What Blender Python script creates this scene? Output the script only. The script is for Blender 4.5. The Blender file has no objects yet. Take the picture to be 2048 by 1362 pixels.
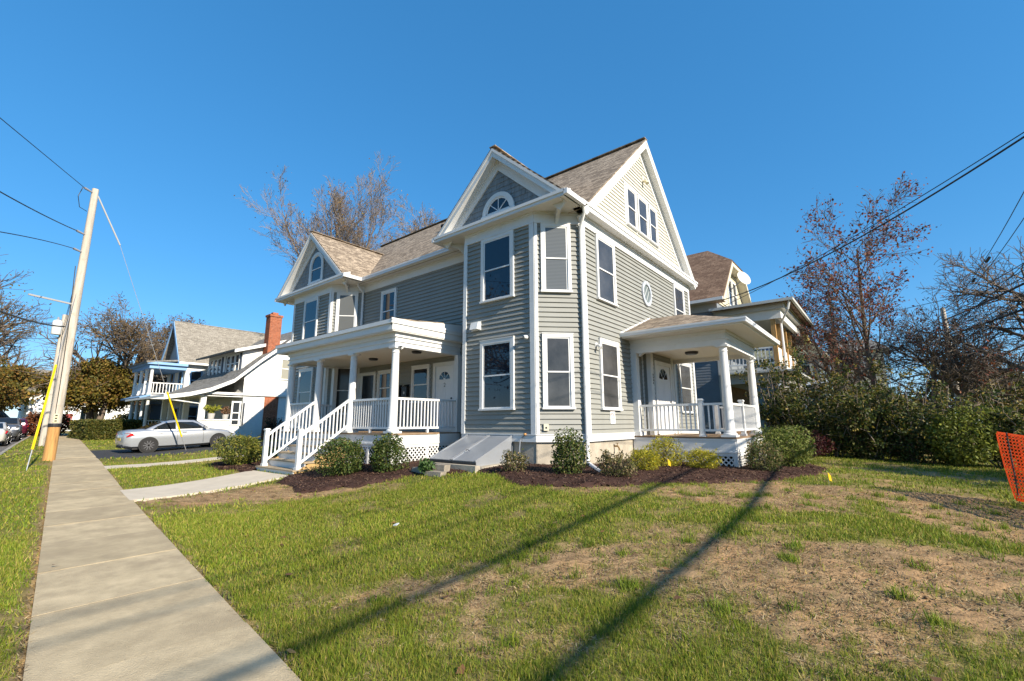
import bpy, math, random
import numpy as np
from mathutils import Vector, Matrix
R_ = math.radians
sc = bpy.context.scene
# ---------------------------------------------------------------- camera
CAMP = Vector((5.716, -9.028, 1.60))
def cam_axes(yaw, pitch, roll):
    f = Vector((-math.sin(yaw)*math.cos(pitch), math.cos(yaw)*math.cos(pitch), math.sin(pitch)))
    r = Vector((math.cos(yaw), math.sin(yaw), 0)); u = r.cross(f)
    c, s = math.cos(roll), math.sin(roll)
    return f, r*c+u*s, u*c-r*s
cf, cr, cu = cam_axes(R_(39.163), R_(10.285), R_(-0.178))
cd = bpy.data.cameras.new('camera'); co = bpy.data.objects.new('camera', cd); sc.collection.objects.link(co)
cd.sensor_width = 36; cd.lens = 907.02/2048*36; cd.clip_start = .05; cd.clip_end = 3000
co.matrix_world = Matrix(((cr.x, cu.x, -cf.x, CAMP.x), (cr.y, cu.y, -cf.y, CAMP.y), (cr.z, cu.z, -cf.z, CAMP.z), (0, 0, 0, 1)))
sc.camera = co
# ---------------------------------------------------------------- world, sun, exposure
SUN_EL = R_(29.5); SUN_OFF = R_(5.5)
sd = Vector((math.cos(SUN_EL)*math.cos(SUN_OFF), -math.cos(SUN_EL)*math.sin(SUN_OFF), math.sin(SUN_EL)))
w = bpy.data.worlds.new('World'); sc.world = w; w.use_nodes = True
nt = w.node_tree; bg = nt.nodes['Background']
sky = nt.nodes.new('ShaderNodeTexSky'); sky.sky_type = 'NISHITA'; sky.sun_disc = False
sky.sun_elevation = SUN_EL; sky.sun_rotation = math.atan2(sd.x, sd.y)
sky.altitude = 500; sky.air_density = 1.0; sky.dust_density = 0; sky.ozone_density = 10
gm = nt.nodes.new('ShaderNodeGamma'); gm.inputs[1].default_value = .54
hs = nt.nodes.new('ShaderNodeHueSaturation'); hs.inputs['Saturation'].default_value = 1.4; hs.inputs['Value'].default_value = 1.52
nt.links.new(sky.outputs[0], gm.inputs[0]); nt.links.new(gm.outputs[0], hs.inputs['Color']); nt.links.new(hs.outputs[0], bg.inputs[0])
bg.inputs[1].default_value = .145
sl = bpy.data.lights.new('sun', 'SUN'); sl.energy = 5.0; sl.angle = R_(.48); sl.color = (1, .895, .74)
so = bpy.data.objects.new('sun', sl); sc.collection.objects.link(so)
so.rotation_euler = (-sd).to_track_quat('-Z', 'Y').to_euler()
sc.view_settings.view_transform = 'Standard'; sc.view_settings.look = 'None'
sc.view_settings.exposure = .84; sc.view_settings.gamma = 1; sc.view_settings.use_curve_mapping = False
sc.render.engine = 'CYCLES'
cy = sc.cycles
cy.use_denoising = True
try: cy.denoiser = 'OPENIMAGEDENOISE'
except Exception: pass
cy.max_bounces = 6; cy.diffuse_bounces = 3; cy.glossy_bounces = 3; cy.transmission_bounces = 4; cy.transparent_max_bounces = 6
cy.caustics_reflective = False; cy.caustics_refractive = False
cy.sample_clamp_indirect = 4
# ---------------------------------------------------------------- materials
MATS = {}
def mat(name, col, rough=.6, var=0., vs=4., bump=0., bs=60., spec=.4, metal=0., col2=None, coat=0., stretch=None, trans=0., attr=None, dirt=None):
    if name in MATS: return MATS[name]
    m = bpy.data.materials.new(name); m.use_nodes = True; MATS[name] = m
    n = m.node_tree.nodes; l = m.node_tree.links; b = n['Principled BSDF']
    b.inputs['Roughness'].default_value = rough; b.inputs['Metallic'].default_value = metal
    b.inputs['Specular IOR Level'].default_value = spec
    if coat: b.inputs['Coat Weight'].default_value = coat; b.inputs['Coat Roughness'].default_value = .04
    b.inputs['Base Color'].default_value = (*col, 1)
    tc = n.new('ShaderNodeTexCoord'); vec = tc.outputs['Object']
    if stretch:
        mp = n.new('ShaderNodeMapping'); mp.inputs['Scale'].default_value = stretch
        l.new(vec, mp.inputs['Vector']); vec = mp.outputs[0]
    src = None
    if attr:
        a = n.new('ShaderNodeAttribute'); a.attribute_name = attr; src = a.outputs['Color']
    if var or col2:
        nz = n.new('ShaderNodeTexNoise'); nz.inputs['Scale'].default_value = vs; nz.inputs['Detail'].default_value = 6
        nz.inputs['Roughness'].default_value = .65
        l.new(vec, nz.inputs['Vector'])
        rp = n.new('ShaderNodeValToRGB')
        c2 = col2 if col2 else tuple(min(1, c*(1+var)) for c in col)
        c1 = col if col2 else tuple(c*(1-var) for c in col)
        rp.color_ramp.elements[0].position = .34; rp.color_ramp.elements[1].position = .66
        rp.color_ramp.elements[0].color = (*c1, 1); rp.color_ramp.elements[1].color = (*c2, 1)
        l.new(nz.outputs['Fac'], rp.inputs['Fac']); src = rp.outputs['Color']
    if dirt:
        dc, ds, lo, hi = dirt
        n2 = n.new('ShaderNodeTexNoise'); n2.inputs['Scale'].default_value = ds; n2.inputs['Detail'].default_value = 8; n2.inputs['Roughness'].default_value = .7
        l.new(tc.outputs['Object'], n2.inputs['Vector'])
        mr = n.new('ShaderNodeMapRange'); mr.inputs[1].default_value = lo; mr.inputs[2].default_value = hi
        l.new(n2.outputs['Fac'], mr.inputs[0])
        mx = n.new('ShaderNodeMix'); mx.data_type = 'RGBA'
        l.new(mr.outputs[0], mx.inputs['Factor'])
        if src: l.new(src, mx.inputs['A'])
        else: mx.inputs['A'].default_value = (*col, 1)
        mx.inputs['B'].default_value = (*dc, 1); src = mx.outputs['Result']
    if src is not None: l.new(src, b.inputs['Base Color'])
    if bump:
        nb = n.new('ShaderNodeTexNoise'); nb.inputs['Scale'].default_value = bs; nb.inputs['Detail'].default_value = 5
        l.new(vec, nb.inputs['Vector'])
        bp = n.new('ShaderNodeBump'); bp.inputs['Strength'].default_value = bump; bp.inputs['Distance'].default_value = .02
        l.new(nb.outputs['Fac'], bp.inputs['Height']); l.new(bp.outputs[0], b.inputs['Normal'])
    if trans:
        out = n['Material Output']; tr = n.new('ShaderNodeBsdfTranslucent'); mxs = n.new('ShaderNodeMixShader')
        if src is not None: l.new(src, tr.inputs['Color'])
        else: tr.inputs['Color'].default_value = (*col, 1)
        mxs.inputs[0].default_value = trans
        l.new(b.outputs[0], mxs.inputs[1]); l.new(tr.outputs[0], mxs.inputs[2]); l.new(mxs.outputs[0], out.inputs['Surface'])
    return m
def shingle_mat(name, c1, c2, mortar, axis, bw=.22, rh=.115, zf=1.45):
    m = bpy.data.materials.new(name); m.use_nodes = True; MATS[name] = m
    n = m.node_tree.nodes; l = m.node_tree.links; b = n['Principled BSDF']
    b.inputs['Roughness'].default_value = .9; b.inputs['Specular IOR Level'].default_value = .15
    tc = n.new('ShaderNodeTexCoord'); sp = n.new('ShaderNodeSeparateXYZ'); cb = n.new('ShaderNodeCombineXYZ')
    l.new(tc.outputs['Object'], sp.inputs[0]); l.new(sp.outputs[axis], cb.inputs[0])
    mu = n.new('ShaderNodeMath'); mu.operation = 'MULTIPLY'; mu.inputs[1].default_value = zf
    l.new(sp.outputs[2], mu.inputs[0]); l.new(mu.outputs[0], cb.inputs[1])
    br = n.new('ShaderNodeTexBrick'); br.inputs['Scale'].default_value = 1; br.inputs['Brick Width'].default_value = bw
    br.inputs['Row Height'].default_value = rh; br.inputs['Mortar Size'].default_value = .006; br.inputs['Mortar Smooth'].default_value = .3
    br.inputs['Color1'].default_value = (*c1, 1); br.inputs['Color2'].default_value = (*c2, 1); br.inputs['Mortar'].default_value = (*mortar, 1)
    br.offset = .37; br.inputs['Bias'].default_value = -.1
    l.new(cb.outputs[0], br.inputs['Vector'])
    nz = n.new('ShaderNodeTexNoise'); nz.inputs['Scale'].default_value = 9; nz.inputs['Detail'].default_value = 6
    l.new(tc.outputs['Object'], nz.inputs['Vector'])
    mr = n.new('ShaderNodeMapRange'); mr.inputs[1].default_value = .3; mr.inputs[2].default_value = .7; mr.inputs[3].default_value = .72; mr.inputs[4].default_value = 1.25
    l.new(nz.outputs['Fac'], mr.inputs[0])
    mx = n.new('ShaderNodeMix'); mx.data_type = 'RGBA'; mx.blend_type = 'MULTIPLY'; mx.inputs['Factor'].default_value = 1
    l.new(br.outputs['Color'], mx.inputs['A']); l.new(mr.outputs[0], mx.inputs['B']); l.new(mx.outputs['Result'], b.inputs['Base Color'])
    bp = n.new('ShaderNodeBump'); bp.inputs['Strength'].default_value = .6; bp.inputs['Distance'].default_value = .012; bp.invert = True
    l.new(br.outputs['Fac'], bp.inputs['Height']); l.new(bp.outputs[0], b.inputs['Normal'])
    return m
def glass_mat(name, col, rough=.03, stripe=0.):
    m = mat(name, col, rough, spec=.5)
    m.node_tree.nodes['Principled BSDF'].inputs['IOR'].default_value = 1.6
    if stripe:
        n = m.node_tree.nodes; l = m.node_tree.links; b = n['Principled BSDF']
        tc = n.new('ShaderNodeTexCoord'); sp = n.new('ShaderNodeSeparateXYZ'); l.new(tc.outputs['Object'], sp.inputs[0])
        ma = n.new('ShaderNodeMath'); ma.operation = 'MULTIPLY'; ma.inputs[1].default_value = 165; l.new(sp.outputs[2], ma.inputs[0])
        si = n.new('ShaderNodeMath'); si.operation = 'SINE'; l.new(ma.outputs[0], si.inputs[0])
        mr = n.new('ShaderNodeMapRange'); mr.inputs[1].default_value = -1; mr.inputs[2].default_value = 1
        mr.inputs[3].default_value = 1-stripe; mr.inputs[4].default_value = 1+stripe; l.new(si.outputs[0], mr.inputs[0])
        mx = n.new('ShaderNodeMix'); mx.data_type = 'RGBA'; mx.blend_type = 'MULTIPLY'; mx.inputs['Factor'].default_value = 1
        mx.inputs['A'].default_value = (*col, 1); l.new(mr.outputs[0], mx.inputs['B']); l.new(mx.outputs['Result'], b.inputs['Base Color'])
    return m
# ---------------------------------------------------------------- builders
COL = sc.collection
LOCS = {}
def link(o): COL.objects.link(o); return o
def tag(o, label=None, cat=None, group=None, kind=None):
    if label: o['label'] = label
    if cat: o['category'] = cat
    if group: o['group'] = group
    if kind: o['kind'] = kind
    return o
def thing(name, label, cat, loc=(0, 0, 0), rz=0., group=None, local=False):
    o = bpy.data.objects.new(name, None); o.empty_display_size = .2; link(o)
    o.location = loc; o.rotation_euler = (0, 0, rz)
    if not local: LOCS[o] = Vector(loc)
    return tag(o, label, cat, group)
def attach(o, parent):
    if parent is None: return
    o.parent = parent
    if parent in LOCS: o.matrix_parent_inverse = Matrix.Translation(-LOCS[parent])
def obj(name, me, parent=None, loc=None):
    o = bpy.data.objects.new(name, me); link(o); attach(o, parent)
    if loc is not None: o.location = loc
    return o
def copy_tree(o, parent=None):
    c = o.copy(); COL.objects.link(c); c.parent = parent
    if parent is not None: c.matrix_parent_inverse = o.matrix_parent_inverse.copy()
    for ch in list(o.children): copy_tree(ch, c)
    return c
def V3(*a): return np.array(a, float)
class Fr:
    """wall frame: s runs along the wall, t stands out from it"""
    def __init__(self, ox, oy, ux, uy):
        k = math.hypot(ux, uy); self.o = V3(ox, oy, 0); self.u = V3(ux/k, uy/k, 0); self.n = V3(uy/k, -ux/k, 0)
    def p(self, s, t, z): return self.o+self.u*s+self.n*t+V3(0, 0, z)
class MB:
    def __init__(self): self.v = []; self.f = []
    def add(self, vs, fs):
        k = len(self.v); self.v += [tuple(map(float, q)) for q in vs]; self.f += [tuple(i+k for i in f) for f in fs]; return self
    def poly(self, pts): return self.add(pts, [tuple(range(len(pts)))])
    def obox(self, o, a, b, c):
        o, a, b, c = map(np.asarray, (o, a, b, c))
        vs = [o, o+a, o+a+b, o+b, o+c, o+a+c, o+a+b+c, o+b+c]
        fs = [(0, 3, 2, 1), (4, 5, 6, 7), (0, 1, 5, 4), (1, 2, 6, 5), (2, 3, 7, 6), (3, 0, 4, 7)]
        if np.dot(np.cross(a, b), c) < 0: fs = [f[::-1] for f in fs]
        return self.add(vs, fs)
    def box(self, x0, x1, y0, y1, z0, z1): return self.obox((x0, y0, z0), (x1-x0, 0, 0), (0, y1-y0, 0), (0, 0, z1-z0))
    def fbox(self, F, s0, s1, t0, t1, z0, z1):
        return self.obox(F.p(s0, t0, z0), F.u*(s1-s0), F.n*(t1-t0), V3(0, 0, z1-z0))
    def prism(self, pts, vec):
        pts = [np.asarray(p, float) for p in pts]; vec = np.asarray(vec, float); n = len(pts)
        nn = sum((np.cross(pts[i]-pts[0], pts[(i+1) % n]-pts[0]) for i in range(n)), np.zeros(3))
        if np.dot(nn, vec) > 0: pts = pts[::-1]
        fs = [tuple(range(n)), tuple(range(2*n-1, n-1, -1))]+[(i, i+n, (i+1) % n+n, (i+1) % n) for i in range(n)]
        fs = [f[::-1] for f in fs[2:]]+fs[:2]
        return self.add(pts+[p+vec for p in pts], fs)
    def bar(self, p, q, w, h, up=(0, 0, 1)):
        p, q, up = (np.asarray(a, float) for a in (p, q, up)); d = q-p; dn = d/np.linalg.norm(d)
        sd_ = np.cross(dn, up); sd_ /= np.linalg.norm(sd_); u2 = np.cross(sd_, dn)
        return self.obox(p-sd_*w/2-u2*h/2, d, sd_*w, u2*h)
    def tube(self, pts, rad, n=8, cap=True):
        pts = [np.asarray(p, float) for p in pts]
        if not hasattr(rad, '__len__'): rad = [rad]*len(pts)
        k = len(self.v); m = len(pts); ref = None
        for i, p in enumerate(pts):
            d = pts[min(i+1, m-1)]-pts[max(i-1, 0)]; d = d/(np.linalg.norm(d)+1e-9)
            if ref is None: ref = np.cross(d, V3(0, 0, 1) if abs(d[2]) < .9 else V3(1, 0, 0))
            a = ref-d*np.dot(ref, d); a /= np.linalg.norm(a)+1e-9; ref = a; b = np.cross(d, a)
            for j in range(n):
                t = 2*math.pi*j/n; self.v.append(tuple(p+rad[i]*(a*math.cos(t)+b*math.sin(t))))
        for i in range(m-1):
            for j in range(n): self.f.append((k+i*n+j, k+i*n+(j+1) % n, k+(i+1)*n+(j+1) % n, k+(i+1)*n+j))
        if cap: self.f.append(tuple(k+j for j in range(n))[::-1]); self.f.append(tuple(k+(m-1)*n+j for j in range(n)))
        return self
    def lathe(self, c, prof, n=16, axis='z'):
        k = len(self.v)
        for r, h in prof:
            for j in range(n):
                t = 2*math.pi*j/n; a, b = r*math.cos(t), r*math.sin(t)
                q = (a, b, h) if axis == 'z' else ((h, a, b) if axis == 'x' else (b, h, a))
                self.v.append((c[0]+q[0], c[1]+q[1], c[2]+q[2]))
        m = len(prof)
        for i in range(m-1):
            for j in range(n): self.f.append((k+i*n+j, k+i*n+(j+1) % n, k+(i+1)*n+(j+1) % n, k+(i+1)*n+j))
        self.f.append(tuple(k+j for j in range(n))[::-1]); self.f.append(tuple(k+(m-1)*n+j for j in range(n)))
        return self
    def mesh(self, name, m, smooth=False):
        me = bpy.data.meshes.new(name); me.from_pydata(self.v, [], self.f)
        if m is not None: me.materials.append(m)
        if smooth:
            me.polygons.foreach_set('use_smooth', [True]*len(me.polygons))
            try: me.set_sharp_from_angle(angle=R_(38))
            except Exception: pass
        me.update(); return me
    def build(self, name, m, parent=None, smooth=False, loc=None): return obj(name, self.mesh(name, m, smooth), parent, loc)
def fast_mesh(name, verts, faces, m, cols=None, smooth=False):
    """verts (N,3), faces (M,k) arrays; cols (N,3) colour per vertex"""
    verts = np.ascontiguousarray(verts, np.float32); faces = np.ascontiguousarray(faces, np.int32); k = faces.shape[1]
    me = bpy.data.meshes.new(name); me.vertices.add(len(verts)); me.vertices.foreach_set('co', verts.ravel())
    me.loops.add(faces.size); me.loops.foreach_set('vertex_index', faces.ravel())
    me.polygons.add(len(faces)); me.polygons.foreach_set('loop_start', np.arange(0, faces.size, k, dtype=np.int32))
    if smooth: me.polygons.foreach_set('use_smooth', np.ones(len(faces), bool))
    me.update(calc_edges=True)
    if cols is not None:
        a = me.color_attributes.new('Col', 'FLOAT_COLOR', 'POINT'); c4 = np.ones((len(verts), 4), np.float32); c4[:, :3] = cols
        a.data.foreach_set('color', c4.ravel())
    if m is not None: me.materials.append(m)
    return me
def text_mesh(body, size, m, name):
    cu_ = bpy.data.curves.new(name, 'FONT'); cu_.body = body; cu_.size = size; cu_.align_x = 'CENTER'; cu_.align_y = 'CENTER'; cu_.extrude = .001
    o = bpy.data.objects.new(name, cu_); link(o); dg = bpy.context.evaluated_depsgraph_get()
    me = bpy.data.meshes.new_from_object(o.evaluated_get(dg)); bpy.data.objects.remove(o); bpy.data.curves.remove(cu_)
    me.materials.clear(); me.materials.append(m); return me
# ---------------------------------------------------------------- terrain height
def sst(a, b, x): t = np.clip((x-a)/(b-a), 0, 1); return t*t*(3-2*t)
WALK_W = 1.25
def walk_y(x): return -7.111-.109*np.asarray(x, float)
ZBX = (-300, -60, -32, -23, -17, -14.4, -7.5, -2, 2, 300); ZBZ = (.75, .6, .42, .30, .26, .20, .06, .02, 0, 0)
def H(x, y):
    x = np.asarray(x, float); y = np.asarray(y, float); s = y-walk_y(x); zb = np.interp(x, ZBX, ZBZ)
    a = (.57-zb)*sst(.4, 6.8, s)*np.where(x > 0, np.maximum(.4, 1-.08*x), 1)
    b = .16*sst(1., 5., s)
    k = 1-sst(-15., -10., x)
    return zb+a*(1-k)+b*k-.3*(1-sst(-3.0, -2.88, s))
# ================================================================ the corner house
SIDE = mat('sage_siding', (.262, .264, .242), .55, var=.05, vs=1.3, bump=.05, bs=90, spec=.3, dirt=((.215, .218, .198), 2.3, .62, .9))
CREAM = mat('cream_siding', (.56, .545, .48), .55, var=.03, vs=2, spec=.3)
WHITE = mat('white_trim', (.68, .68, .67), .45, var=.03, vs=3, spec=.35, dirt=((.55, .54, .5), 3.1, .58, .95))
VINYL = mat('white_vinyl_rail', (.72, .72, .71), .35, spec=.4)
SOFF = mat('white_soffit', (.68, .66, .62), .6, spec=.25)
SHAKE = mat('grey_gable_shingle', (.215, .235, .25), .75, var=.16, vs=7, bump=.15, bs=30, spec=.2, stretch=(1, 1, .25))
GLASS = glass_mat('dark_window_glass', (.012, .018, .03), .02)
SCREEN = mat('screened_window_glass', (.034, .035, .037), .14, col2=(.078, .078, .08), vs=.9, spec=.5)
BLIND = glass_mat('window_glass_with_blinds', (.11, .115, .114), .15, .25)
CONC = mat('foundation_concrete', (.40, .355, .285), .85, var=.14, vs=3.2, bump=.25, bs=25, spec=.2, dirt=((.22, .2, .17), 5, .55, .8))
DECK = mat('brown_deck_board', (.27, .185, .115), .6, var=.2, vs=3, bump=.12, bs=40, spec=.3, stretch=(.4, 3, 3))
TREAD = mat('tan_step_tread', (.33, .26, .17), .6, var=.18, vs=4, bump=.1, bs=40, spec=.3)
RFY = shingle_mat('roof_shingles_main', (.19, .15, .112), (.40, .325, .245), (.085, .065, .048), 0)
RFX = shingle_mat('roof_shingles_side', (.19, .15, .112), (.40, .325, .245), (.085, .065, .048), 1)
BLACKM = mat('black_metal', (.012, .012, .013), .4, spec=.5)
SHADEFILL = mat('painted_underdeck_shade', (.02, .018, .015), .9)  # near-black paint standing in for the shade under the porches
GUTTER = mat('white_aluminium_gutter', (.70, .70, .70), .3, spec=.5)
XA, XB, CH = -3.386, -.885, .885
LA, LB_, LC = -13.96, -10.88, -10.03
ZS, ZK, ZT = 1.139, 1.303, 6.775          # skirt bottom, skirt top, frieze bottom
YB = 9.31; XL = -14.9
SOF = 7.05
house = thing('corner_house', 'two storey sage green clapboard house with white trim and two gabled bays', 'house', (-2.1, 0, .55))
F_T = Fr(XA, 0, 1, 0); F_C = Fr(XB, 0, 1, 1); F_B = Fr(0, CH, 0, 1)
F_M = Fr(LC, CH, 1, 0); F_L = Fr(LA, 0, 1, 0); F_LC = Fr(LB_, 0, 1, 1)
F_TL = Fr(XA-CH, CH, 1, -1); F_LL = Fr(LA-CH, CH, 1, -1)
F_K = Fr(0, YB, -1, 0); F_W = Fr(XL, YB, 0, -1)
LCH = CH*math.sqrt(2); W_T = XB-XA; W_B = YB-CH; W_M = (XA-CH)-LC; W_L = LB_-LA; W_LC = math.hypot(LC-LB_, CH)
# core walls (solid body behind the siding)
mb = MB()
core = [(XL, CH+.0), (LA-CH, CH), (LA, 0), (LB_, 0), (LC, CH), (XA-CH, CH), (XA, 0), (XB, 0), (0, CH), (0, YB), (XL, YB)]
mb.prism([(x, y, ZS+.02) for x, y in core], (0, 0, SOF-ZS-.02))
wall = mb.build('wall', SIDE, house)
mb = MB()
for F, L in ((F_T, W_T), (F_C, LCH), (F_B, W_B), (F_M, W_M), (F_L, W_L), (F_LC, W_LC), (F_TL, LCH), (F_LL, LCH), (F_K, -XL), (F_W, YB-CH)):
    mb.fbox(F, 0, L, -.2, -.03, -.25, ZS+.03)
mb.build('foundation', CONC, house)
EXPO = .1275
PROF = [(0, 0), (.028, 0), (.034, .004), (.034, .012), (.003, EXPO)]
def board_mesh(F, s0, s1, name, m, e0=None, e1=None):
    """one lap board: profile (t,z); e0/e1 give the s of the cut end for z"""
    b = MB(); n = len(PROF)
    pts = [F.p((e0(z) if e0 else s0), t, z) for t, z in PROF]+[F.p((e1(z) if e1 else s1), t, z) for t, z in PROF]
    b.add(pts, [(i, i+1, i+1+n, i+n) for i in range(n-1)]+[tuple(range(n)), tuple(range(2*n-1, n-1, -1))])
    return b.mesh(name, m)
def siding(F, s0, s1, z0, z1, m, parent, name='clapboard'):
    me = board_mesh(F, s0, s1, name, m); k = 0
    while z0+k*EXPO < z1-.01: obj(name, me, parent, (0, 0, z0+k*EXPO)); k += 1
def siding_joined(F, s0, s1, z0, z1, m, parent, name='clapboard_wall', expo=EXPO, t=.017):
    b = MB(); k = 0
    while z0+k*expo < z1-.01:
        z = z0+k*expo; ze = min(expo, z1-z)
        pr = [(0, 0), (t, 0), (t*.35, ze)] if expo != EXPO else [(a, min(c, ze)) for a, c in PROF]
        n = len(pr); pts = [F.p(s0, a, z+c) for a, c in pr]+[F.p(s1, a, z+c) for a, c in pr]
        b.add(pts, [(i, i+1, i+1+n, i+n) for i in range(n-1)]); k += 1
    return tag(b.build(name, m, parent), kind='stuff')
siding(F_T, .09, W_T-.09, ZK, ZT, SIDE, wall); siding(F_C, .06, LCH-.05, ZK, ZT, SIDE, wall)
siding(F_B, .12, W_B-.1, ZK, ZT, SIDE, wall); siding(F_M, .03, W_M-.02, ZK+.02, ZT, SIDE, wall)
siding(F_L, .09, W_L-.09, ZK, ZT, SIDE, wall); siding(F_LC, .06, W_LC-.05, ZK, ZT, SIDE, wall)
siding_joined(F_TL, .05, LCH-.05, ZK, ZT, SIDE, wall); siding_joined(F_LL, .05, LCH-.05, ZK, ZT, SIDE, wall)
# skirt boards, corner boards, frieze
for F, L in ((F_T, W_T), (F_C, LCH), (F_B, W_B), (F_L, W_L), (F_LC, W_LC), (F_LL, LCH), (F_TL, LCH)):
    mb = MB(); mb.fbox(F, -.01, L+.012, .0, .04, ZS, ZK); mb.fbox(F, -.014, L+.016, .0, .055, ZK-.001, ZK+.022)
    mb.build('skirt_board', WHITE, house)
def corner_board(F, s0, s1, z0=ZK+.02, z1=ZT+.02, t=.05):
    return MB().fbox(F, s0, s1, 0, t, z0, z1).build('corner_board', WHITE, house)
corner_board(F_T, -.03, .1); corner_board(F_T, W_T-.13, W_T+.013); corner_board(F_C, -.002, .075); corner_board(F_C, LCH-.065, LCH+.012)
corner_board(F_B, -.012, .135); corner_board(F_B, W_B-.12, W_B+.03)
corner_board(F_L, -.03, .1); corner_board(F_L, W_L-.13, W_L+.013); corner_board(F_LC, -.002, .075); corner_board(F_LC, W_LC-.07, W_LC)
corner_board(F_M, .0, .05); corner_board(F_M, W_M-.05, W_M)
for F, L in ((F_T, W_T), (F_C, LCH), (F_B, W_B), (F_L, W_L), (F_LC, W_LC), (F_M, W_M)):
    b = MB().fbox(F, -.018, L+.018, 0, .046, ZT, SOF-.05); b.fbox(F, -.026, L+.026, 0, .075, SOF-.052, SOF+.02)
    b.fbox(F, -.022, L+.022, 0, .06, ZT-.028, ZT+.001)
    b.build('frieze_board', WHITE, house)
# ---------------- windows
def window(F, s0, s1, z0, z1, gl=None, cas=.085, split=True, parent=None, head=False):
    gl = gl or GLASS
    b = MB(); T = .08
    b.fbox(F, s0, s0+cas, 0, T, z0+.045, z1); b.fbox(F, s1-cas, s1, 0, T, z0+.045, z1)
    b.fbox(F, s0+cas, s1-cas, 0, T, z1-cas, z1); b.fbox(F, s0-.02, s1+.02, 0, T+.025, z0, z0+.045)
    b.fbox(F, s0-.01, s1+.01, 0, T+.012, z1-.001, z1+.018)
    wi = b.build('window', WHITE, parent or house)
    a0, a1, c0, c1 = s0+cas, s1-cas, z0+.045, z1-cas; zm = (c0+c1)/2; r = .04
    def sash(q0, q1, t0):
        b = MB(); b.fbox(F, a0+.001, a0+r, t0, t0+.014, q0, q1); b.fbox(F, a1-r, a1-.001, t0, t0+.014, q0, q1)
        b.fbox(F, a0+r, a1-r, t0, t0+.014, q0, q0+r*.9); b.fbox(F, a0+r, a1-r, t0, t0+.014, q1-r*.9, q1)
        b.build('sash', VINYL, wi)
        MB().fbox(F, a0+r-.004, a1-r+.004, .019, t0+.008, q0+r*.9-.004, q1-r*.9+.004).build('pane', gl, wi)
    if split: sash(c0, zm+.018, .033); sash(zm-.018, c1, .049)
    else: sash(c0, c1, .034)
    return wi
S1, H1, S2, H2 = 1.921, 3.797, 4.871, 6.741
window(F_T, -2.71-XA, -1.531-XA, S1, H1, cas=.1); window(F_T, -2.71-XA, -1.531-XA, S2, H2, cas=.1)
window(F_C, .164, .951, S1, H1, SCREEN); window(F_C, .164, .951, S2, H2, BLIND)
window(F_B, 1.583-CH, 2.696-CH, S1, H1, SCREEN); window(F_B, 1.583-CH, 2.696-CH, S2, H2, SCREEN)
window(F_B, 7.52-CH, 8.63-CH, S2, H2, SCREEN); window(F_B, 7.53-CH, 8.85-CH, S1, H1, SCREEN)
window(F_L, -12.99-LA, -11.84-LA, S1, H1); window(F_L, -12.99-LA, -11.84-LA, S2, H2)
window(F_LC, .2, W_LC-.2, S1, H1, SCREEN); window(F_LC, .2, W_LC-.2, S2, H2, BLIND)
window(F_M, -8.74-LC, -7.81-LC, S2+.1, 6.53)
window(F_M, -6.75-LC, -5.83-LC, 2.26, 3.51); window(F_M, -8.72-LC, -7.85-LC, 2.26, 3.49)
# ---------------- front doors under the porch
PANEL = mat('white_door_paint', (.74, .74, .74), .4, spec=.35)
def door(F, s0, s1, z0, z1, fan=True, dark=False):
    c = .12; b = MB(); b.fbox(F, s0, s0+c, 0, .07, z0, z1); b.fbox(F, s1-c, s1, 0, .07, z0, z1); b.fbox(F, s0+c, s1-c, 0, .07, z1-c, z1)
    b.fbox(F, s0+c, s1-c, 0, .06, z0-.03, z0+.03)
    d = b.build('door', WHITE, house); a0, a1 = s0+c, s1-c; zt = z1-c
    if dark:
        MB().fbox(F, a0+.14, a1-.001, .004, .042, z0+.03, zt).build('storm_door_glass', mat('door_screen', (.008, .008, .009), .25), d)
        MB().fbox(F, a0+.001, a0+.14, .004, .05, z0+.03, zt).build('door_jamb', PANEL, d); return d
    sl_ = MB(); sl_.fbox(F, a0+.004, a1-.004, .002, .040, z0+.03, zt-.004)
    sl_.build('door_slab', PANEL, d)
    m_ = (a0+a1)/2; wd = a1-a0
    for q0, q1 in ((a0+.1, m_-.05), (m_+.05, a1-.1)):
        for r0, r1 in ((z0+.2, z0+.85), (z0+1.0, zt-.55)):
            b = MB(); e = .018
            b.fbox(F, q0, q1, .038, .046, r0, r0+e); b.fbox(F, q0, q1, .038, .046, r1-e, r1); b.fbox(F, q0, q0+e, .038, .046, r0+e, r1-e); b.fbox(F, q1-e, q1, .038, .046, r0+e, r1-e)
            b.build('door_panel', PANEL, d)
    zc = zt-.44; rr = wd*.3
    if fan:
        for i in range(4):
            t0, t1 = math.pi*i/4+.07, math.pi*(i+1)/4-.07
            pts = [F.p(m_+q*math.cos(t), .039, zc+q*math.sin(t)) for q, t in [(rr*.22, t0), (rr*.22, t1)]+[(rr, t1+(t0-t1)*k/5) for k in range(6)]]
            MB().prism(pts, F.n*.006).build('fanlight_pane', GLASS, d)
    MB().lathe(F.p(a1-.07, .03, z0+1.0), [(.03, -.03), (.03, .05)], 10, 'y').build('door_knob', BLACKM, d)
    return d
d2 = door(F_M, -5.65-LC, -4.585-LC, 1.36, 3.53)
t2 = obj('door_number', text_mesh('2', .19, BLACKM, 'door_number'), d2); t2.matrix_local = Matrix.Translation((-5.10, CH-.043, 2.79)) @ Matrix.Rotation(R_(90), 4, 'X')
door(F_M, .04, -8.86-LC, 1.36, 3.5, dark=True)
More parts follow.
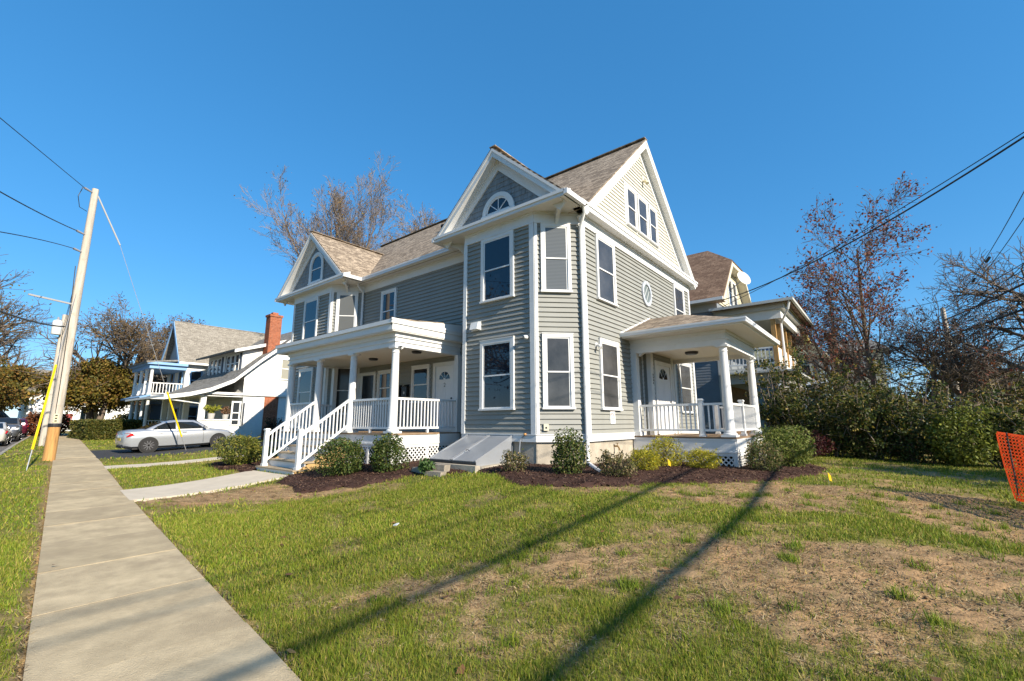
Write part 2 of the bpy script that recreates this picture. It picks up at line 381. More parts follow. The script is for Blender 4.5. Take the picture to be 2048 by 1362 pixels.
# ---------------- roofs
def slab(pts, th, name, m, parent=None):
    pts = [np.asarray(p, float) for p in pts]; n = np.cross(pts[1]-pts[0], pts[2]-pts[0]); n /= np.linalg.norm(n)
    if n[2] < 0: n = -n
    return MB().prism([p-n*th for p in pts], n*th).build(name, m, parent or house)
RY, RZ, SLP = 5.08, 11.36, .948
EY = .56; EZ = RZ-SLP*(RY-EY); EYb = 2*RY-EY
XR0, XR1 = -15.25, .30
mainroof = slab([(XR0, EY, EZ), (XR1, EY, EZ), (XR1, RY, RZ), (XR0, RY, RZ)], .05, 'roof', RFY)
slab([(XR0, EYb, EZ), (XR1, EYb, EZ), (XR1, RY, RZ), (XR0, RY, RZ)], .05, 'roof', RFY)
MB().bar((XR0, RY, RZ+.012), (XR1, RY, RZ+.012), .24, .03).build('ridge_cap', RFY, mainroof)
# roof vent
b = MB(); vx, vy = -8.35, 3.62; vz = RZ-SLP*(RY-vy); b.lathe((vx, vy, vz-.05), [(.07, 0), (.07, .13), (.2, .14), (.2, .2), (.05, .24)], 12); b.build('roof_vent', BLACKM, mainroof)
# gable body (solid triangle) behind the cream siding
TRI0 = CH; TRI1 = YB
b = MB(); b.prism([(-.03, EY+.05, EZ+.0), (-.03, EYb-.05, EZ), (-.03, RY, RZ-.09)], (XL+.06, 0, 0)); b.build('attic_wall', CREAM, house)
gb = MB().fbox(F_B, -.1, W_B+.1, -.02, .0, SOF, SOF+.1).build('gable_wall', CREAM, house)
RO = .26      # rake frieze inset measured along y
zb = 7.30; k = 0
ins = lambda z: (RZ-.09-z)/SLP
while True:
    z0 = zb+k*EXPO
    hw = ins(z0)-.20
    if hw < .1: break
    c = RY-CH
    e0 = lambda z, z0=z0: c-max(.02, ins(z0+z)-.20); e1 = lambda z, z0=z0: c+max(.02, ins(z0+z)-.20)
    obj('clapboard', board_mesh(F_B, 0, 0, 'clapboard', CREAM, e0, e1), gb, (0, 0, z0)); k += 1
# rake boards on gable B
def rake(p, q, ax, side):
    pass
for sg in (-1, 1):
    ye = EY if sg < 0 else EYb
    p = V3(0, ye, EZ); q = V3(0, RY, RZ); d = (q-p)/np.linalg.norm(q-p); up = np.cross(V3(1, 0, 0), d); up = up if up[2] > 0 else -up
    o = lambda a, x0: [p+V3(x0, 0, 0)-up*a, q+V3(x0, 0, 0)-up*a]
    b = MB()
    def strip(x0, x1, a0, a1):
        pa, qa = p-up*a0, q-up*a0; pb, qb = p-up*a1, q-up*a1
        qa = V3(0, RY, RZ-a0/abs(up[2])); qb = V3(0, RY, RZ-a1/abs(up[2]))
        b.prism([pa+V3(x0, 0, 0), qa+V3(x0, 0, 0), qb+V3(x0, 0, 0), pb+V3(x0, 0, 0)], (x1-x0, 0, 0))
    strip(.245, .288, .05, .24); strip(.285, .31, .04, .105)          # outer fascia and crown
    strip(.0, .25, .19, .215)                                        # soffit
    strip(.0, .045, .21, .42); strip(.044, .07, .215, .26)           # frieze against the wall
    b.build('rake_board', WHITE, house)
# gable B cornice
b = MB(); b.box(.0, .30, EY-.02, EYb+.02, SOF, SOF+.03); b.box(.255, .30, EY-.1, EYb+.1, SOF+.025, SOF+.20); b.box(.30, .325, EY-.12, EYb+.12, SOF+.13, SOF+.2)
b.prism([(.0, EY, SOF+.27), (.315, EY, SOF+.195), (.0, EY, SOF+.19)], (0, EYb-EY, 0))
b.build('cornice', WHITE, house)
MB().box(.02, .25, .45, .93, SOF-.0, SOF+.19).build('cornice_return', WHITE, house)
b = MB(); b.box(-.02, .05, CH-.02, YB+.02, SOF+.2, SOF+.33); b.build('gable_base_board', WHITE, house)
def frames_triple():
    for a0, a1 in ((3.74, 4.5), (4.6, 5.44), (5.54, 6.27)): window(F_B, a0-CH, a1-CH, 7.78, 9.16, SCREEN, cas=.07)
    b = MB(); b.fbox(F_B, 3.64-CH, 3.738-CH, 0, .045, 7.76, 9.2); b.fbox(F_B, 6.272-CH, 6.37-CH, 0, .045, 7.76, 9.2)
    b.fbox(F_B, 3.64-CH, 6.37-CH, 0, .042, 9.17, 9.28); b.build('window_surround', WHITE, house)
frames_triple()
# oval window
def ell(F, sc_, zc, a, b_, t, n=28): return [F.p(sc_+a*math.cos(2*math.pi*i/n), t, zc+b_*math.sin(2*math.pi*i/n)) for i in range(n)]
def oval_ring(F, s, z, a0, b0, a1, b1, t0, t1, m, name, parent, n=28):
    q = MB(); A, B, C_, D = ell(F, s, z, a0, b0, t0), ell(F, s, z, a0, b0, t1), ell(F, s, z, a1, b1, t1), ell(F, s, z, a1, b1, t0)
    vs = A+B+C_+D; fs = []
    for r in range(3):
        for i in range(n): j = (i+1) % n; fs.append((r*n+i, r*n+j, (r+1)*n+j, (r+1)*n+i))
    return q.add(vs, fs).build(name, m, parent)
ov = oval_ring(F_B, 4.98-CH, 5.775, .38, .43, .27, .31, 0, .07, mat('pale_grey_oval_trim', (.42, .45, .49), .4, var=.1, vs=6), 'oval_window', house)
MB().poly(ell(F_B, 4.98-CH, 5.775, .30, .33, .037)).build('pane', glass_mat('pale_oval_glass', (.16, .19, .19), .1), ov)
for dz, ds in ((.375, 0), (-.375, 0), (0, .34), (0, -.34)): MB().fbox(F_B, 4.98-CH+ds-.03, 4.98-CH+ds+.03, .06, .085, 5.775+dz-.04, 5.775+dz+.04).build('keystone', WHITE, ov)
b = MB(); b.bar(F_B.p(4.98-CH-.2, .042, 5.62), F_B.p(4.98-CH+.1, .042, 6.02), .012, .012); b.bar(F_B.p(4.98-CH-.05, .042, 5.50), F_B.p(4.98-CH+.22, .042, 5.9), .012, .012); b.build('muntin', WHITE, ov)
# ---------------- the two front pediments
def pediment(xc, hw, za, y0, slope, back):
    ez = za-hw*slope; yb0 = RY-(RZ-ez)/SLP+.35; yb1 = RY-(RZ-za)/SLP+.35
    for sg in (-1, 1):
        slab([(xc+sg*hw, y0, ez), (xc, y0, za), (xc, yb1, za), (xc+sg*hw, yb0, ez)], .05, 'gable_roof', RFX)
    MB().bar((xc, y0, za+.01), (xc, yb1-.3, za+.01), .22, .025).build('ridge_cap', RFX, house)
    # tympanum
    b = MB(); b.prism([(xc-hw+.1, .03, ez), (xc+hw-.1, .03, ez), (xc, .03, za-.12)], (0, 1.2, 0)); tw = b.build('gable_wall', SHAKE, house)
    for sg in (-1, 1):
        p = V3(xc+sg*hw, 0, ez); q = V3(xc, 0, za); d = (q-p)/np.linalg.norm(q-p); up = np.cross(V3(0, 1, 0), d); up = up if up[2] > 0 else -up
        b = MB()
        def strip(ya, yb_, a0, a1):
            pa, pb = p-up*a0, p-up*a1; qa = V3(xc, 0, za-a0/up[2]); qb = V3(xc, 0, za-a1/up[2])
            b.prism([pa+V3(0, ya, 0), qa+V3(0, ya, 0), qb+V3(0, ya, 0), pb+V3(0, ya, 0)], (0, yb_-ya, 0))
        strip(y0+.012, y0+.05, .05, .23); strip(y0-.012, y0+.013, .04, .11)
        strip(y0+.04, .0, .20, .225); strip(-.05, .0, .22, .46); strip(-.075, -.049, .225, .27)
        b.build('rake_board', WHITE, house)
    # horizontal cornice with gutter-like crown
    b = MB(); b.box(xc-hw+.03, xc+hw-.03, y0, CH+.0, SOF, SOF+.02); b.build('soffit', SOFF, house)
    b = MB(); b.box(xc-hw, xc+hw, y0, y0+.04, SOF+.021, SOF+.15); b.box(xc-hw-.02, xc+hw+.02, y0-.03, y0+.0, SOF+.09, SOF+.17)
    b.prism([(xc-hw, y0-.02, SOF+.165), (xc-hw, .0, SOF+.30), (xc-hw, .0, SOF+.16)], (2*hw, 0, 0)); b.build('cornice', WHITE, house)
    # side returns: gutters along the short eaves
    for sg in (-1, 1):
        x = xc+sg*hw; yb_ = EY
        b = MB(); b.box(min(x, x+sg*.1), max(x, x+sg*.1), y0-.03, yb_-.01, SOF+.02, SOF+.15); b.build('gutter', GUTTER, house)
    return ez, tw
def shingle_rows(tw, xc, hw, za, ez, slope, z0, row, hole):
    k = 0; random.seed(int(abs(xc)*10))
    z = z0
    while z < za-.45:
        half = (za-z)/slope-.62
        if half < .05: break
        x = xc-half-random.uniform(0, .15)
        while x < xc+half:
            wd = random.uniform(.11, .24); x1 = min(x+wd, xc+half); xs = max(x, xc-half)
            if x1-xs > .02 and not hole((xs+x1)/2, z+row*.5):
                hh = row*1.12; th = random.uniform(.016, .024)
                top1 = min(z+hh, za-.40-slope*abs(x1-xc)*1.0); top0 = min(z+hh, za-.40-slope*abs(xs-xc))
                b = MB(); dz = random.uniform(-.006, .006)
                b.prism([(xs+.003, -th, z+dz), (x1-.003, -th, z+dz), (x1-.003, -.004, max(z+.05, top1)), (xs+.003, -.004, max(z+.05, top0))], (0, .02, 0))
                b.build('shingle', SHAKE, tw)
            x += wd
        z += row
PX, PH, PZ = -2.1, 2.36, 9.33
ezp, tw1 = pediment(PX, PH, PZ, -.30, .905, 0)
shingle_rows(tw1, PX, PH, PZ, ezp, .905, 7.38, .155, lambda x, z: (x+2.08)**2+(z-7.44)**2 < .46**2)
LX, LH, LZ = -12.45, 2.80, 9.67
ezl, tw2 = pediment(LX, LH, LZ, -.30, .88, 0)
shingle_rows(tw2, LX, LH, LZ, ezl, .88, 7.38, .155, lambda x, z: abs(x+12.22) < .42 and z < 8.6)
def arch_window(xc, z0, w_, hs, parent, fan):
    """round-headed window on the y=0 plane: half width w_, springing height hs above z0"""
    n = 14; zc = z0+hs
    out = lambda r, t: [(xc+r*math.cos(math.pi*i/n), t, zc+r*math.sin(math.pi*i/n)) for i in range(n+1)]
    b = MB(); r1, r0 = w_, w_-.13
    for i in range(n):
        a, c = math.pi*i/n, math.pi*(i+1)/n
        q = [(xc+r*math.cos(t), -.035, zc+r*math.sin(t)) for r, t in ((r0, a), (r1, a), (r1, c), (r0, c))]; b.prism(q, (0, -.05, 0))
    if hs > .02:
        for sg in (-1, 1): b.box(min(xc+sg*r0, xc+sg*r1), max(xc+sg*r0, xc+sg*r1), -.085, -.035, z0, zc)
    b.box(xc-w_-.03, xc+w_+.03, -.1, -.03, z0-.06, z0); wi = b.build('arched_window', WHITE, parent)
    pts = [(xc+r0, -.04, z0)]*(1 if hs > .02 else 0)+out(r0, -.04)+([(xc-r0, -.04, z0)] if hs > .02 else [])
    MB().poly(pts).build('pane', GLASS, wi)
    b = MB(); ri = r0-.045
    for i in range(n):
        a, c = math.pi*i/n, math.pi*(i+1)/n
        q = [(xc+r*math.cos(t), -.042, zc+r*math.sin(t)) for r, t in ((ri, a), (r0, a), (r0, c), (ri, c))]; b.prism(q, (0, -.02, 0))
    b.box(xc-r0, xc+r0, -.062, -.042, z0, z0+.05)
    if hs > .02:
        for sg in (-1, 1): b.box(min(xc+sg*ri, xc+sg*r0), max(xc+sg*ri, xc+sg*r0), -.062, -.042, z0+.05, zc)
        b.box(xc-ri, xc+ri, -.062, -.042, zc-.18, zc-.145)
    b.build('sash', VINYL, wi)
    if fan:
        for t in (45, 90, 135): MB().bar((xc, -.046, zc+.04), (xc+ri*math.cos(R_(t)), -.046, zc+ri*math.sin(R_(t))), .022, .018, (0, 1, 0)).build('muntin', VINYL, wi)
arch_window(-2.08, 7.42, .585, 0, house, True)
arch_window(-12.22, 7.46, .56, .72, house, False)
# brackets under the overhanging corners, soffit gutters, main gutter
def bracket(x, y, dx, dy):
    k = math.hypot(dx, dy); dx, dy = dx/k, dy/k; pr = [(0, 0), (.52, 0), (.52, -.06), (.44, -.09), (.30, -.12), (.16, -.2), (.1, -.3), (.05, -.34), (0, -.34)]
    b = MB(); b.prism([(x+dx*s-dy*.045, y+dy*s+dx*.045, SOF-.002+z) for s, z in pr], (dy*.09, -dx*.09, 0)); b.build('bracket', WHITE, house)
bracket(-.46, .42, 1, -1); bracket(XA-.42, .42, -1, -1); bracket(LB_+.42, .42, 1, -1); bracket(LA-.42, .42, -1, -1)
b = MB(); gx0, gx1 = LX+LH+.1, PX-PH-.1
b.box(gx0, gx1, EY-.12, EY-.0, SOF+.02, SOF+.14); b.box(gx0, gx1, EY-.135, EY-.12, SOF+.10, SOF+.15); b.build('gutter', GUTTER, house)
MB().box(LX+LH, PX-PH, EY-.0, CH+.02, SOF, SOF+.02).build('soffit', SOFF, house)
b = MB(); P = [(.2, .62, SOF+.03), (.12, .72, SOF-.12), (.07, .86, SOF-.36), (.075, .90, 6.6), (.075, .90, .72), (.1, .86, .66), (.75, .1, .53)]
b.tube([(.28, .6, SOF+.03), (.26, .64, SOF-.1), (.07, .78, SOF-.34), (.05, .80, 6.55), (.05, .80, .75), (.09, .72, .66), (.95, -.25, .58)], .045, 8); b.build('downspout', GUTTER, house, True)
b = MB(); b.tube([(LC+.12, EY-.05, SOF+.03), (LC+.12, EY-.05, SOF-.1), (LC+.06, CH-.08, SOF-.32), (LC+.06, CH-.07, 4.45)], .042, 8); b.build('downspout', GUTTER, house, True)
# ---------------- porch parts shared by both porches
def column(x, y, z0, z1, parent, r=.115):
    b = MB(); b.box(x-r*1.5, x+r*1.5, y-r*1.5, y+r*1.5, z0, z0+.055)
    h = z1-.05-(z0+.055)
    b.lathe((x, y, z0+.055), [(r*1.42, 0), (r*1.42, .03), (r*1.15, .06), (r*1.2, .08), (r, .11), (r*.97, h*.4), (r*.82, h-.13), (r*.95, h-.12), (r*.95, h-.1), (r*.82, h-.09), (r*.82, h-.03), (r*1.05, h-.01), (r*1.05, h)], 20)
    b.box(x-r*1.2, x+r*1.2, y-r*1.2, y+r*1.2, z1-.05, z1); return b.build('column', WHITE, parent, True)
def pilaster(x, y, z0, z1, parent, w_=.19):
    b = MB(); b.box(x-w_/2, x+w_/2, y-w_/2, y+w_/2, z0, z1); b.box(x-w_/2-.03, x+w_/2+.03, y-w_/2-.03, y+w_/2+.03, z0, z0+.12); return b.build('pilaster', WHITE, parent)
def railing(p, q, zt, zb_, parent, sp=.115, foot=None):
    p, q = V3(*p), V3(*q); d = q-p; L = np.linalg.norm(d[:2]); u = d/L
    o = lambda s, z: p+u*s+V3(0, 0, z)
    MB().bar(o(0, zt-.03), o(L, zt-.03), .075, .06).build('top_rail', VINYL, parent)
    MB().bar(o(0, zb_+.03), o(L, zb_+.03), .055, .055).build('bottom_rail', VINYL, parent)
    n = max(1, int(round(L/sp))-1)
    w_ = .034; base = MB()
    base.box(-w_/2, w_/2, -w_/2, w_/2, 0, zt-.06-zb_-.057); me = base.mesh('baluster', VINYL)
    ang = math.atan2(u[1], u[0])
    for i in range(n):
        pt = o(L*(i+1)/(n+1), zb_+.057); e = obj('baluster', me, parent, tuple(pt)); e.rotation_euler = (0, 0, ang)
    if foot is not None: MB().box(*(lambda m: (m[0]-.03, m[0]+.03, m[1]-.03, m[1]+.03, foot, zb_+.003))(o(L/2, 0))).build('rail_foot', VINYL, parent)
def lattice(F, s0, s1, z0, z1, parent, name='lattice', zfun=None, mid=True):
    b = MB(); fr = .08
    b.fbox(F, s0, s1, 0, .03, z1-fr, z1); b.fbox(F, s0, s1, 0, .03, z0, z0+fr)
    cuts = [s0]+([ (s0+s1)/2-fr/2] if mid else [])+[s1-fr]
    for c in cuts: b.fbox(F, c, c+fr, .001, .031, z0+fr, z1-fr)
    b.build('lattice_frame', WHITE, parent)
    b = MB(); a0, a1, c0, c1 = s0+fr*.5, s1-fr*.5, z0+fr*.5, z1-fr*.5; hh = c1-c0; pit = .128; w_ = .030
    for sg, t in ((1, .004), (-1, .012)):
        s = a0-hh
        while s < a1+hh:
            # strip from (s, c0) to (s+sg*hh, c1) clipped to [a0,a1]
            x0, x1 = (s, s+hh) if sg > 0 else (s+hh, s)
            q0, q1 = 0., 1.
            for lim, sign in ((a0, 1), (a1, -1)):
                f0, f1 = sign*(x0-lim), sign*(x1-lim)
                if f0 < 0 and f1 < 0: q0, q1 = 1, 0; break
                if f0 < 0: q0 = max(q0, f0/(f0-f1))
                elif f1 < 0: q1 = min(q1, f0/(f0-f1))
            if q1-q0 > .03:
                P0 = F.p(x0+(x1-x0)*q0, t, c0+hh*q0); P1 = F.p(x0+(x1-x0)*q1, t, c0+hh*q1)
                b.bar(P0, P1, w_, .008, tuple(F.n)) if False else b.obox(P0-V3(0, 0, w_*.7), P1-P0, V3(0, 0, w_*1.4), F.n*.007)
            s += pit
    b.build(name, WHITE, parent)
    MB().fbox(F, s0+.05, s1-.05, -.5, -.46, z0, z1).build('shade_sheet', SHADEFILL, parent)  # near-black sheet painted as the unlit space behind the lattice
# ---------------- front porch
DZ_ = 1.33; PX0, PX1, PY = -10.85, -4.40, -1.62
fp = MB(); fp.box(PX0, PX1+.03, PY-.03, -.02, DZ_-.04, DZ_); fp.box(LC-.05, PX1-.0, -.02, CH-.002, DZ_-.04, DZ_)
fporch = fp.build('front_porch', DECK, house)
for i in range(11):
    yy = PY-.028+i*.145; MB().box(PX0-.002, PX1+.034, yy, yy+.139, DZ_-.002, DZ_+.006).build('deck_board', DECK, fporch)
b = MB(); b.box(PX0, PX1, PY, PY+.04, 1.06, DZ_-.041); b.box(PX1-.04, PX1, PY+.041, .86, 1.06, DZ_-.041); b.box(PX0, PX1+.012, PY-.012, PY, 1.03, 1.075); b.box(PX1-.0, PX1+.012, PY, .86, 1.03, 1.075); b.build('deck_fascia', WHITE, fporch)
F_PR = Fr(PX1-.04, PY+.02, 0, 1); F_PF = Fr(PX0, PY+.04, 1, 0)
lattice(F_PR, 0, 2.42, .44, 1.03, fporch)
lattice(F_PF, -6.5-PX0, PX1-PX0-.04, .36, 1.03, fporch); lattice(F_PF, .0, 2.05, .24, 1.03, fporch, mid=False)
BZ = 3.67; CY = -1.5
CX = (-10.48, -8.59, -6.58, -4.53)
for x in CX: column(x, CY, DZ_+.006, BZ, fporch)
pilaster(-4.44, .78, DZ_, BZ, fporch, .17); pilaster(-10.45, .1, DZ_, BZ, fporch, .15)
b = MB()
for (x0, x1, y0, y1) in ((CX[0]-.1, CX[3]+.1, CY-.1, CY+.1), (CX[3]-.1, CX[3]+.1, CY+.101, .88), (CX[0]-.1, CX[0]+.1, CY+.101, .2)):
    b.box(x0, x1, y0, y1, BZ+.0, 4.0)
e = .03
for x0, x1, y0, y1, z0, z1 in ((CX[0]-.1-e, CX[3]+.1+e, CY-.1-e, CY-.1, BZ+.13, BZ+.17), (CX[3]+.1, CX[3]+.1+e, CY-.1, .88, BZ+.13, BZ+.17),
                           (CX[0]-.14, CX[3]+.14, CY-.14, CY-.1, 3.93, 4.06), (CX[3]+.1, CX[3]+.14, CY-.1, .88, 3.93, 4.06)): b.box(x0, x1, y0, y1, z0, z1)
b.build('porch_beam', WHITE, fporch)
for x in CX:
    for sg in (-1, 1):
        MB().prism([(x+sg*.09, CY-.05, BZ), (x+sg*.25, CY-.05, BZ), (x+sg*.09, CY-.05, BZ-.09)], (0, .1, 0)).build('corbel', WHITE, fporch)
for yy in (1,): MB().prism([(CX[3]-.05, CY+.09, BZ), (CX[3]-.05, CY+.25, BZ), (CX[3]-.05, CY+.09, BZ-.09)], (.1, 0, 0)).build('corbel', WHITE, fporch)
RX0, RX1, RYF = -11.1, -4.26, -1.84
b = MB(); b.box(CX[0], CX[3], CY+.05, CH-.01, 3.72, 3.75); b.build('porch_ceiling', mat('porch_ceiling_paint', (.72, .69, .62), .6), fporch)
b = MB(); b.box(RX0+.02, RX1-.02, RYF+.02, .87, 4.05, 4.08); b.build('porch_soffit', SOFF, fporch)
b = MB(); b.box(RX0, RX1, RYF-.0, RYF+.03, 4.08, 4.30); b.box(RX1-.03, RX1, RYF+.031, .87, 4.08, 4.30); b.box(RX0, RX0+.03, RYF+.031, .55, 4.08, 4.30)
b.box(RX0-.03, RX1+.03, RYF-.05, RYF, 4.25, 4.36); b.box(RX1, RX1+.035, RYF, .87, 4.25, 4.36); b.box(RX1+.0, RX1+.05, RYF-.06, .87, 4.33, 4.385)
b.build('porch_fascia', WHITE, fporch)
slab([(RX0-.04, RYF-.05, 4.37), (RX1+.04, RYF-.05, 4.37), (RX1-.1, CH, 4.66), (RX0+.1, CH, 4.66)], .03, 'porch_roof', RFY, fporch)
b = MB(); b.prism([(RX1-.02, RYF, 4.36), (RX1-.02, CH, 4.62), (RX1-.02, CH, 4.2), (RX1-.02, RYF, 4.2)], (-.05, 0, 0)); b.build('roof_return', WHITE, fporch)
railing((CX[2]+.1, CY, 0), (CX[3]-.1, CY, 0), 2.29, 1.44, fporch, foot=DZ_+.006); railing((CX[3]+.02, CY+.1, 0), (CX[3]+.08, .70, 0), 2.29, 1.44, fporch, foot=DZ_+.006)
railing((CX[0]+.1, CY, 0), (CX[1]-.1, CY, 0), 2.29, 1.44, fporch); railing((CX[0], CY+.1, 0), (CX[0], .05, 0), 2.29, 1.44, fporch)
for x, y in ((-7.3, -.35), (-5.0, -.4)): MB().lathe((x, y, 3.66), [(.13, 0), (.15, .03), (.15, .06)], 14).build('ceiling_light', BLACKM, fporch)
# steps
NS = 6; rise = (DZ_-.2)/NS; run = .30; SX0, SX1 = -8.72, -6.46
for i in range(1, NS):
    z = DZ_-rise*i; y = PY-.03-run*(i-1)
    MB().box(SX0-.03, SX1+.03, y-run-.02, y+.005, z-.035, z).build('tread', TREAD, fporch)
    MB().box(SX0, SX1, y-run+.005, y-run+.025, z-rise-.01, z-.0355).build('riser', WHITE, fporch)
yend = PY-.03-run*(NS-1)
for x in (SX0-.001, SX1-.034): MB().prism([(x, PY-.05, DZ_-rise-.05), (x, yend+.04, .2+rise-.06), (x, yend+.04, .1), (x, PY-.05, .25)], (.035, 0, 0)).build('stringer', mat('bare_step_wood', (.42, .27, .11), .7, var=.2, vs=6), fporch)

for x, cx in ((-8.60, CX[1]), (-6.57, CX[2])):
    b = MB(); yn = yend+.17; zn = .2+rise; b.box(x-.055, x+.055, yn-.055, yn+.055, zn, zn+1.02); b.box(x-.075, x+.075, yn-.075, yn+.075, zn+1.02, zn+1.05); b.box(x-.06, x+.06, yn-.06, yn+.06, zn+1.05, zn+1.07); b.box(x-.075, x+.075, yn-.075, yn+.075, zn, zn+.06)
    b.build('newel_post', VINYL, fporch)
    p0 = V3(x, yn+.05, zn+.90); p1 = V3(x, CY-.1, 2.27); MB().bar(p0, p1, .07, .065).build('stair_rail', VINYL, fporch)
    q0 = V3(x, yn+.05, zn+.17); q1 = V3(x, CY-.1, 1.53); MB().bar(q0, q1, .05, .06).build('stair_rail', VINYL, fporch)
    for i in range(11):
        t = (i+1)/12; a = q0+(q1-q0)*t; c = p0+(p1-p0)*t; MB().box(x-.017, x+.017, a[1]-.017, a[1]+.017, a[2]+.02, c[2]-.02).build('baluster', VINYL, fporch)
# ---------------- side porch
DB = 1.22; QX, QY0, QY1 = 2.74, 3.50, 6.90
sp_ = MB().box(.02, QX, QY0, QY1, DB-.04, DB); sporch = sp_.build('side_porch', DECK, house)
for i in range(18):
    xx = .0+i*.152; MB().box(xx, xx+.146, QY0-.025, QY1+.02, DB-.002, DB+.006).build('deck_board', DECK, sporch)
b = MB(); b.box(.0, QX-.03, QY0, QY0+.035, .86, DB-.041); b.box(QX-.035, QX, QY0+.036, QY1, .86, DB-.041); b.box(.0, QX-.0, QY0-.012, QY0, 1.14, 1.178); b.box(QX, QX+.012, QY0-.012, QY1, 1.14, 1.178)
b.box(.0, QX+.012, QY0-.012, QY0, .83, .87); b.box(QX, QX+.013, QY0-.012, QY1, .83, .87); b.build('deck_fascia', WHITE, sporch)
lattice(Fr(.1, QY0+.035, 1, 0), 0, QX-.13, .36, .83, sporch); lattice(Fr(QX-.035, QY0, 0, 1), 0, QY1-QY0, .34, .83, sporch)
QB = 3.60; C1 = (2.57, 3.63); C2 = (2.57, 6.72)
for c in (C1, C2): column(c[0], c[1], DB+.006, QB, sporch, .12)
pilaster(.09, C1[1], DB, QB, sporch, .2); pilaster(.09, C2[1], DB, QB, sporch, .2)
b = MB()
for x0, x1, y0, y1 in ((.0, C1[0]+.1, C1[1]-.1, C1[1]+.1), (C1[0]-.1, C1[0]+.1, C1[1]+.101, C2[1]-.101), (.0, C1[0]+.1, C2[1]-.1, C2[1]+.1)): b.box(x0, x1, y0, y1, QB, 3.98)
for x0, x1, y0, y1, z0, z1 in ((.0, C1[0]+.13, C1[1]-.13, C1[1]-.1, QB+.16, QB+.2), (C1[0]+.1, C1[0]+.13, C1[1]-.1, C2[1]+.1, QB+.16, QB+.2), (.0, C1[0]+.14, C1[1]-.14, C1[1]-.1, 3.92, 3.99), (C1[0]+.1, C1[0]+.14, C1[1]-.1, C2[1]+.1, 3.92, 3.99)): b.box(x0, x1, y0, y1, z0, z1)
b.build('porch_beam', WHITE, sporch)
for sg, (cx, cy_) in ((-1, C1), (1, (.17, C1[1]))): MB().prism([(cx+sg*.09, cy_-.05, QB), (cx+sg*.25, cy_-.05, QB), (cx+sg*.09, cy_-.05, QB-.09)], (0, .1, 0)).build('corbel', WHITE, sporch)
for sg, (cx, cy_) in ((1, C1), (-1, C2)): MB().prism([(cx-.05, cy_+sg*.09, QB), (cx-.05, cy_+sg*.25, QB), (cx-.05, cy_+sg*.09, QB-.09)], (.1, 0, 0)).build('corbel', WHITE, sporch)
GX, GY0, GY1, GZ = 3.22, 2.98, 7.38, 3.99
MB().box(.0, C1[0], C1[1], C2[1], 3.72, 3.75).build('porch_ceiling', MATS['porch_ceiling_paint'], sporch)
MB().box(.0, GX, GY0, GY1, GZ+.001, GZ+.02).build('porch_soffit', SOFF, sporch)
b = MB(); b.box(.0, GX, GY0-.02, GY0, GZ, GZ+.13); b.box(GX, GX+.02, GY0-.02, GY1+.02, GZ, GZ+.13); b.box(.0, GX, GY1, GY1+.02, GZ, GZ+.13); b.build('porch_fascia', WHITE, sporch)
b = MB(); b.box(-.0+.02, GX+.11, GY0-.11, GY0-.02, GZ+.03, GZ+.13); b.box(GX+.02, GX+.11, GY0-.02, GY1+.1, GZ+.03, GZ+.13); b.box(GX+.105, GX+.12, GY0-.12, GY1+.1, GZ+.1, GZ+.145); b.box(.02, GX+.105, GY0-.122, GY0-.108, GZ+.1, GZ+.145); b.build('gutter', GUTTER, sporch)
ry = (GY0+GY1)/2; rz = GZ+.13+(ry-GY0)*.38; rx = GX-(ry-GY0)
slab([(.0, GY0-.04, GZ+.13), (GX+.04, GY0-.04, GZ+.13), (rx, ry, rz), (.0, ry, rz)], .03, 'porch_roof', RFY, sporch)
slab([(.0, GY1+.04, GZ+.13), (GX+.04, GY1+.04, GZ+.13), (rx, ry, rz), (.0, ry, rz)], .03, 'porch_roof', RFY, sporch)
slab([(GX+.04, GY0-.04, GZ+.13), (GX+.04, GY1+.04, GZ+.13), (rx, ry, rz)], .03, 'porch_roof', RFX, sporch)
MB().bar((.015, GY0-.05, GZ+.16), (.015, ry, rz+.03), .03, .05, (0, 0, 1)).build('flashing', WHITE, sporch)
railing((.2, C1[1], 0), (1.84, C1[1], 0), 2.10, 1.36, sporch); railing((1.96, C1[1], 0), (C1[0]-.1, C1[1], 0), 2.10, 1.36, sporch)
railing((C1[0], C1[1]+.1, 0), (C1[0], 5.0, 0), 2.10, 1.36, sporch); railing((C1[0], 5.12, 0), (C2[0], C2[1]-.1, 0), 2.10, 1.36, sporch)
railing((1.5, C2[1], 0), (C2[0]-.1, C2[1], 0), 2.10, 1.36, sporch)
for x, y in ((1.9, C1[1]), (C1[0], 5.06), (1.45, C2[1]), (.75, C1[1]+.75)):
    if (x, y) == (.75, C1[1]+.75): continue
    b = MB(); b.box(x-.055, x+.055, y-.055, y+.055, DB, 2.17); b.box(x-.075, x+.075, y-.075, y+.075, 2.17, 2.2); b.box(x-.06, x+.06, y-.06, y+.06, 2.2, 2.22); b.box(x-.075, x+.075, y-.075, y+.075, DB, DB+.06); b.build('newel_post', VINYL, sporch)
MB().lathe((1.3, 5.1, 3.64), [(.15, 0), (.19, .03), (.19, .08)], 18).build('ceiling_light', BLACKM, sporch)
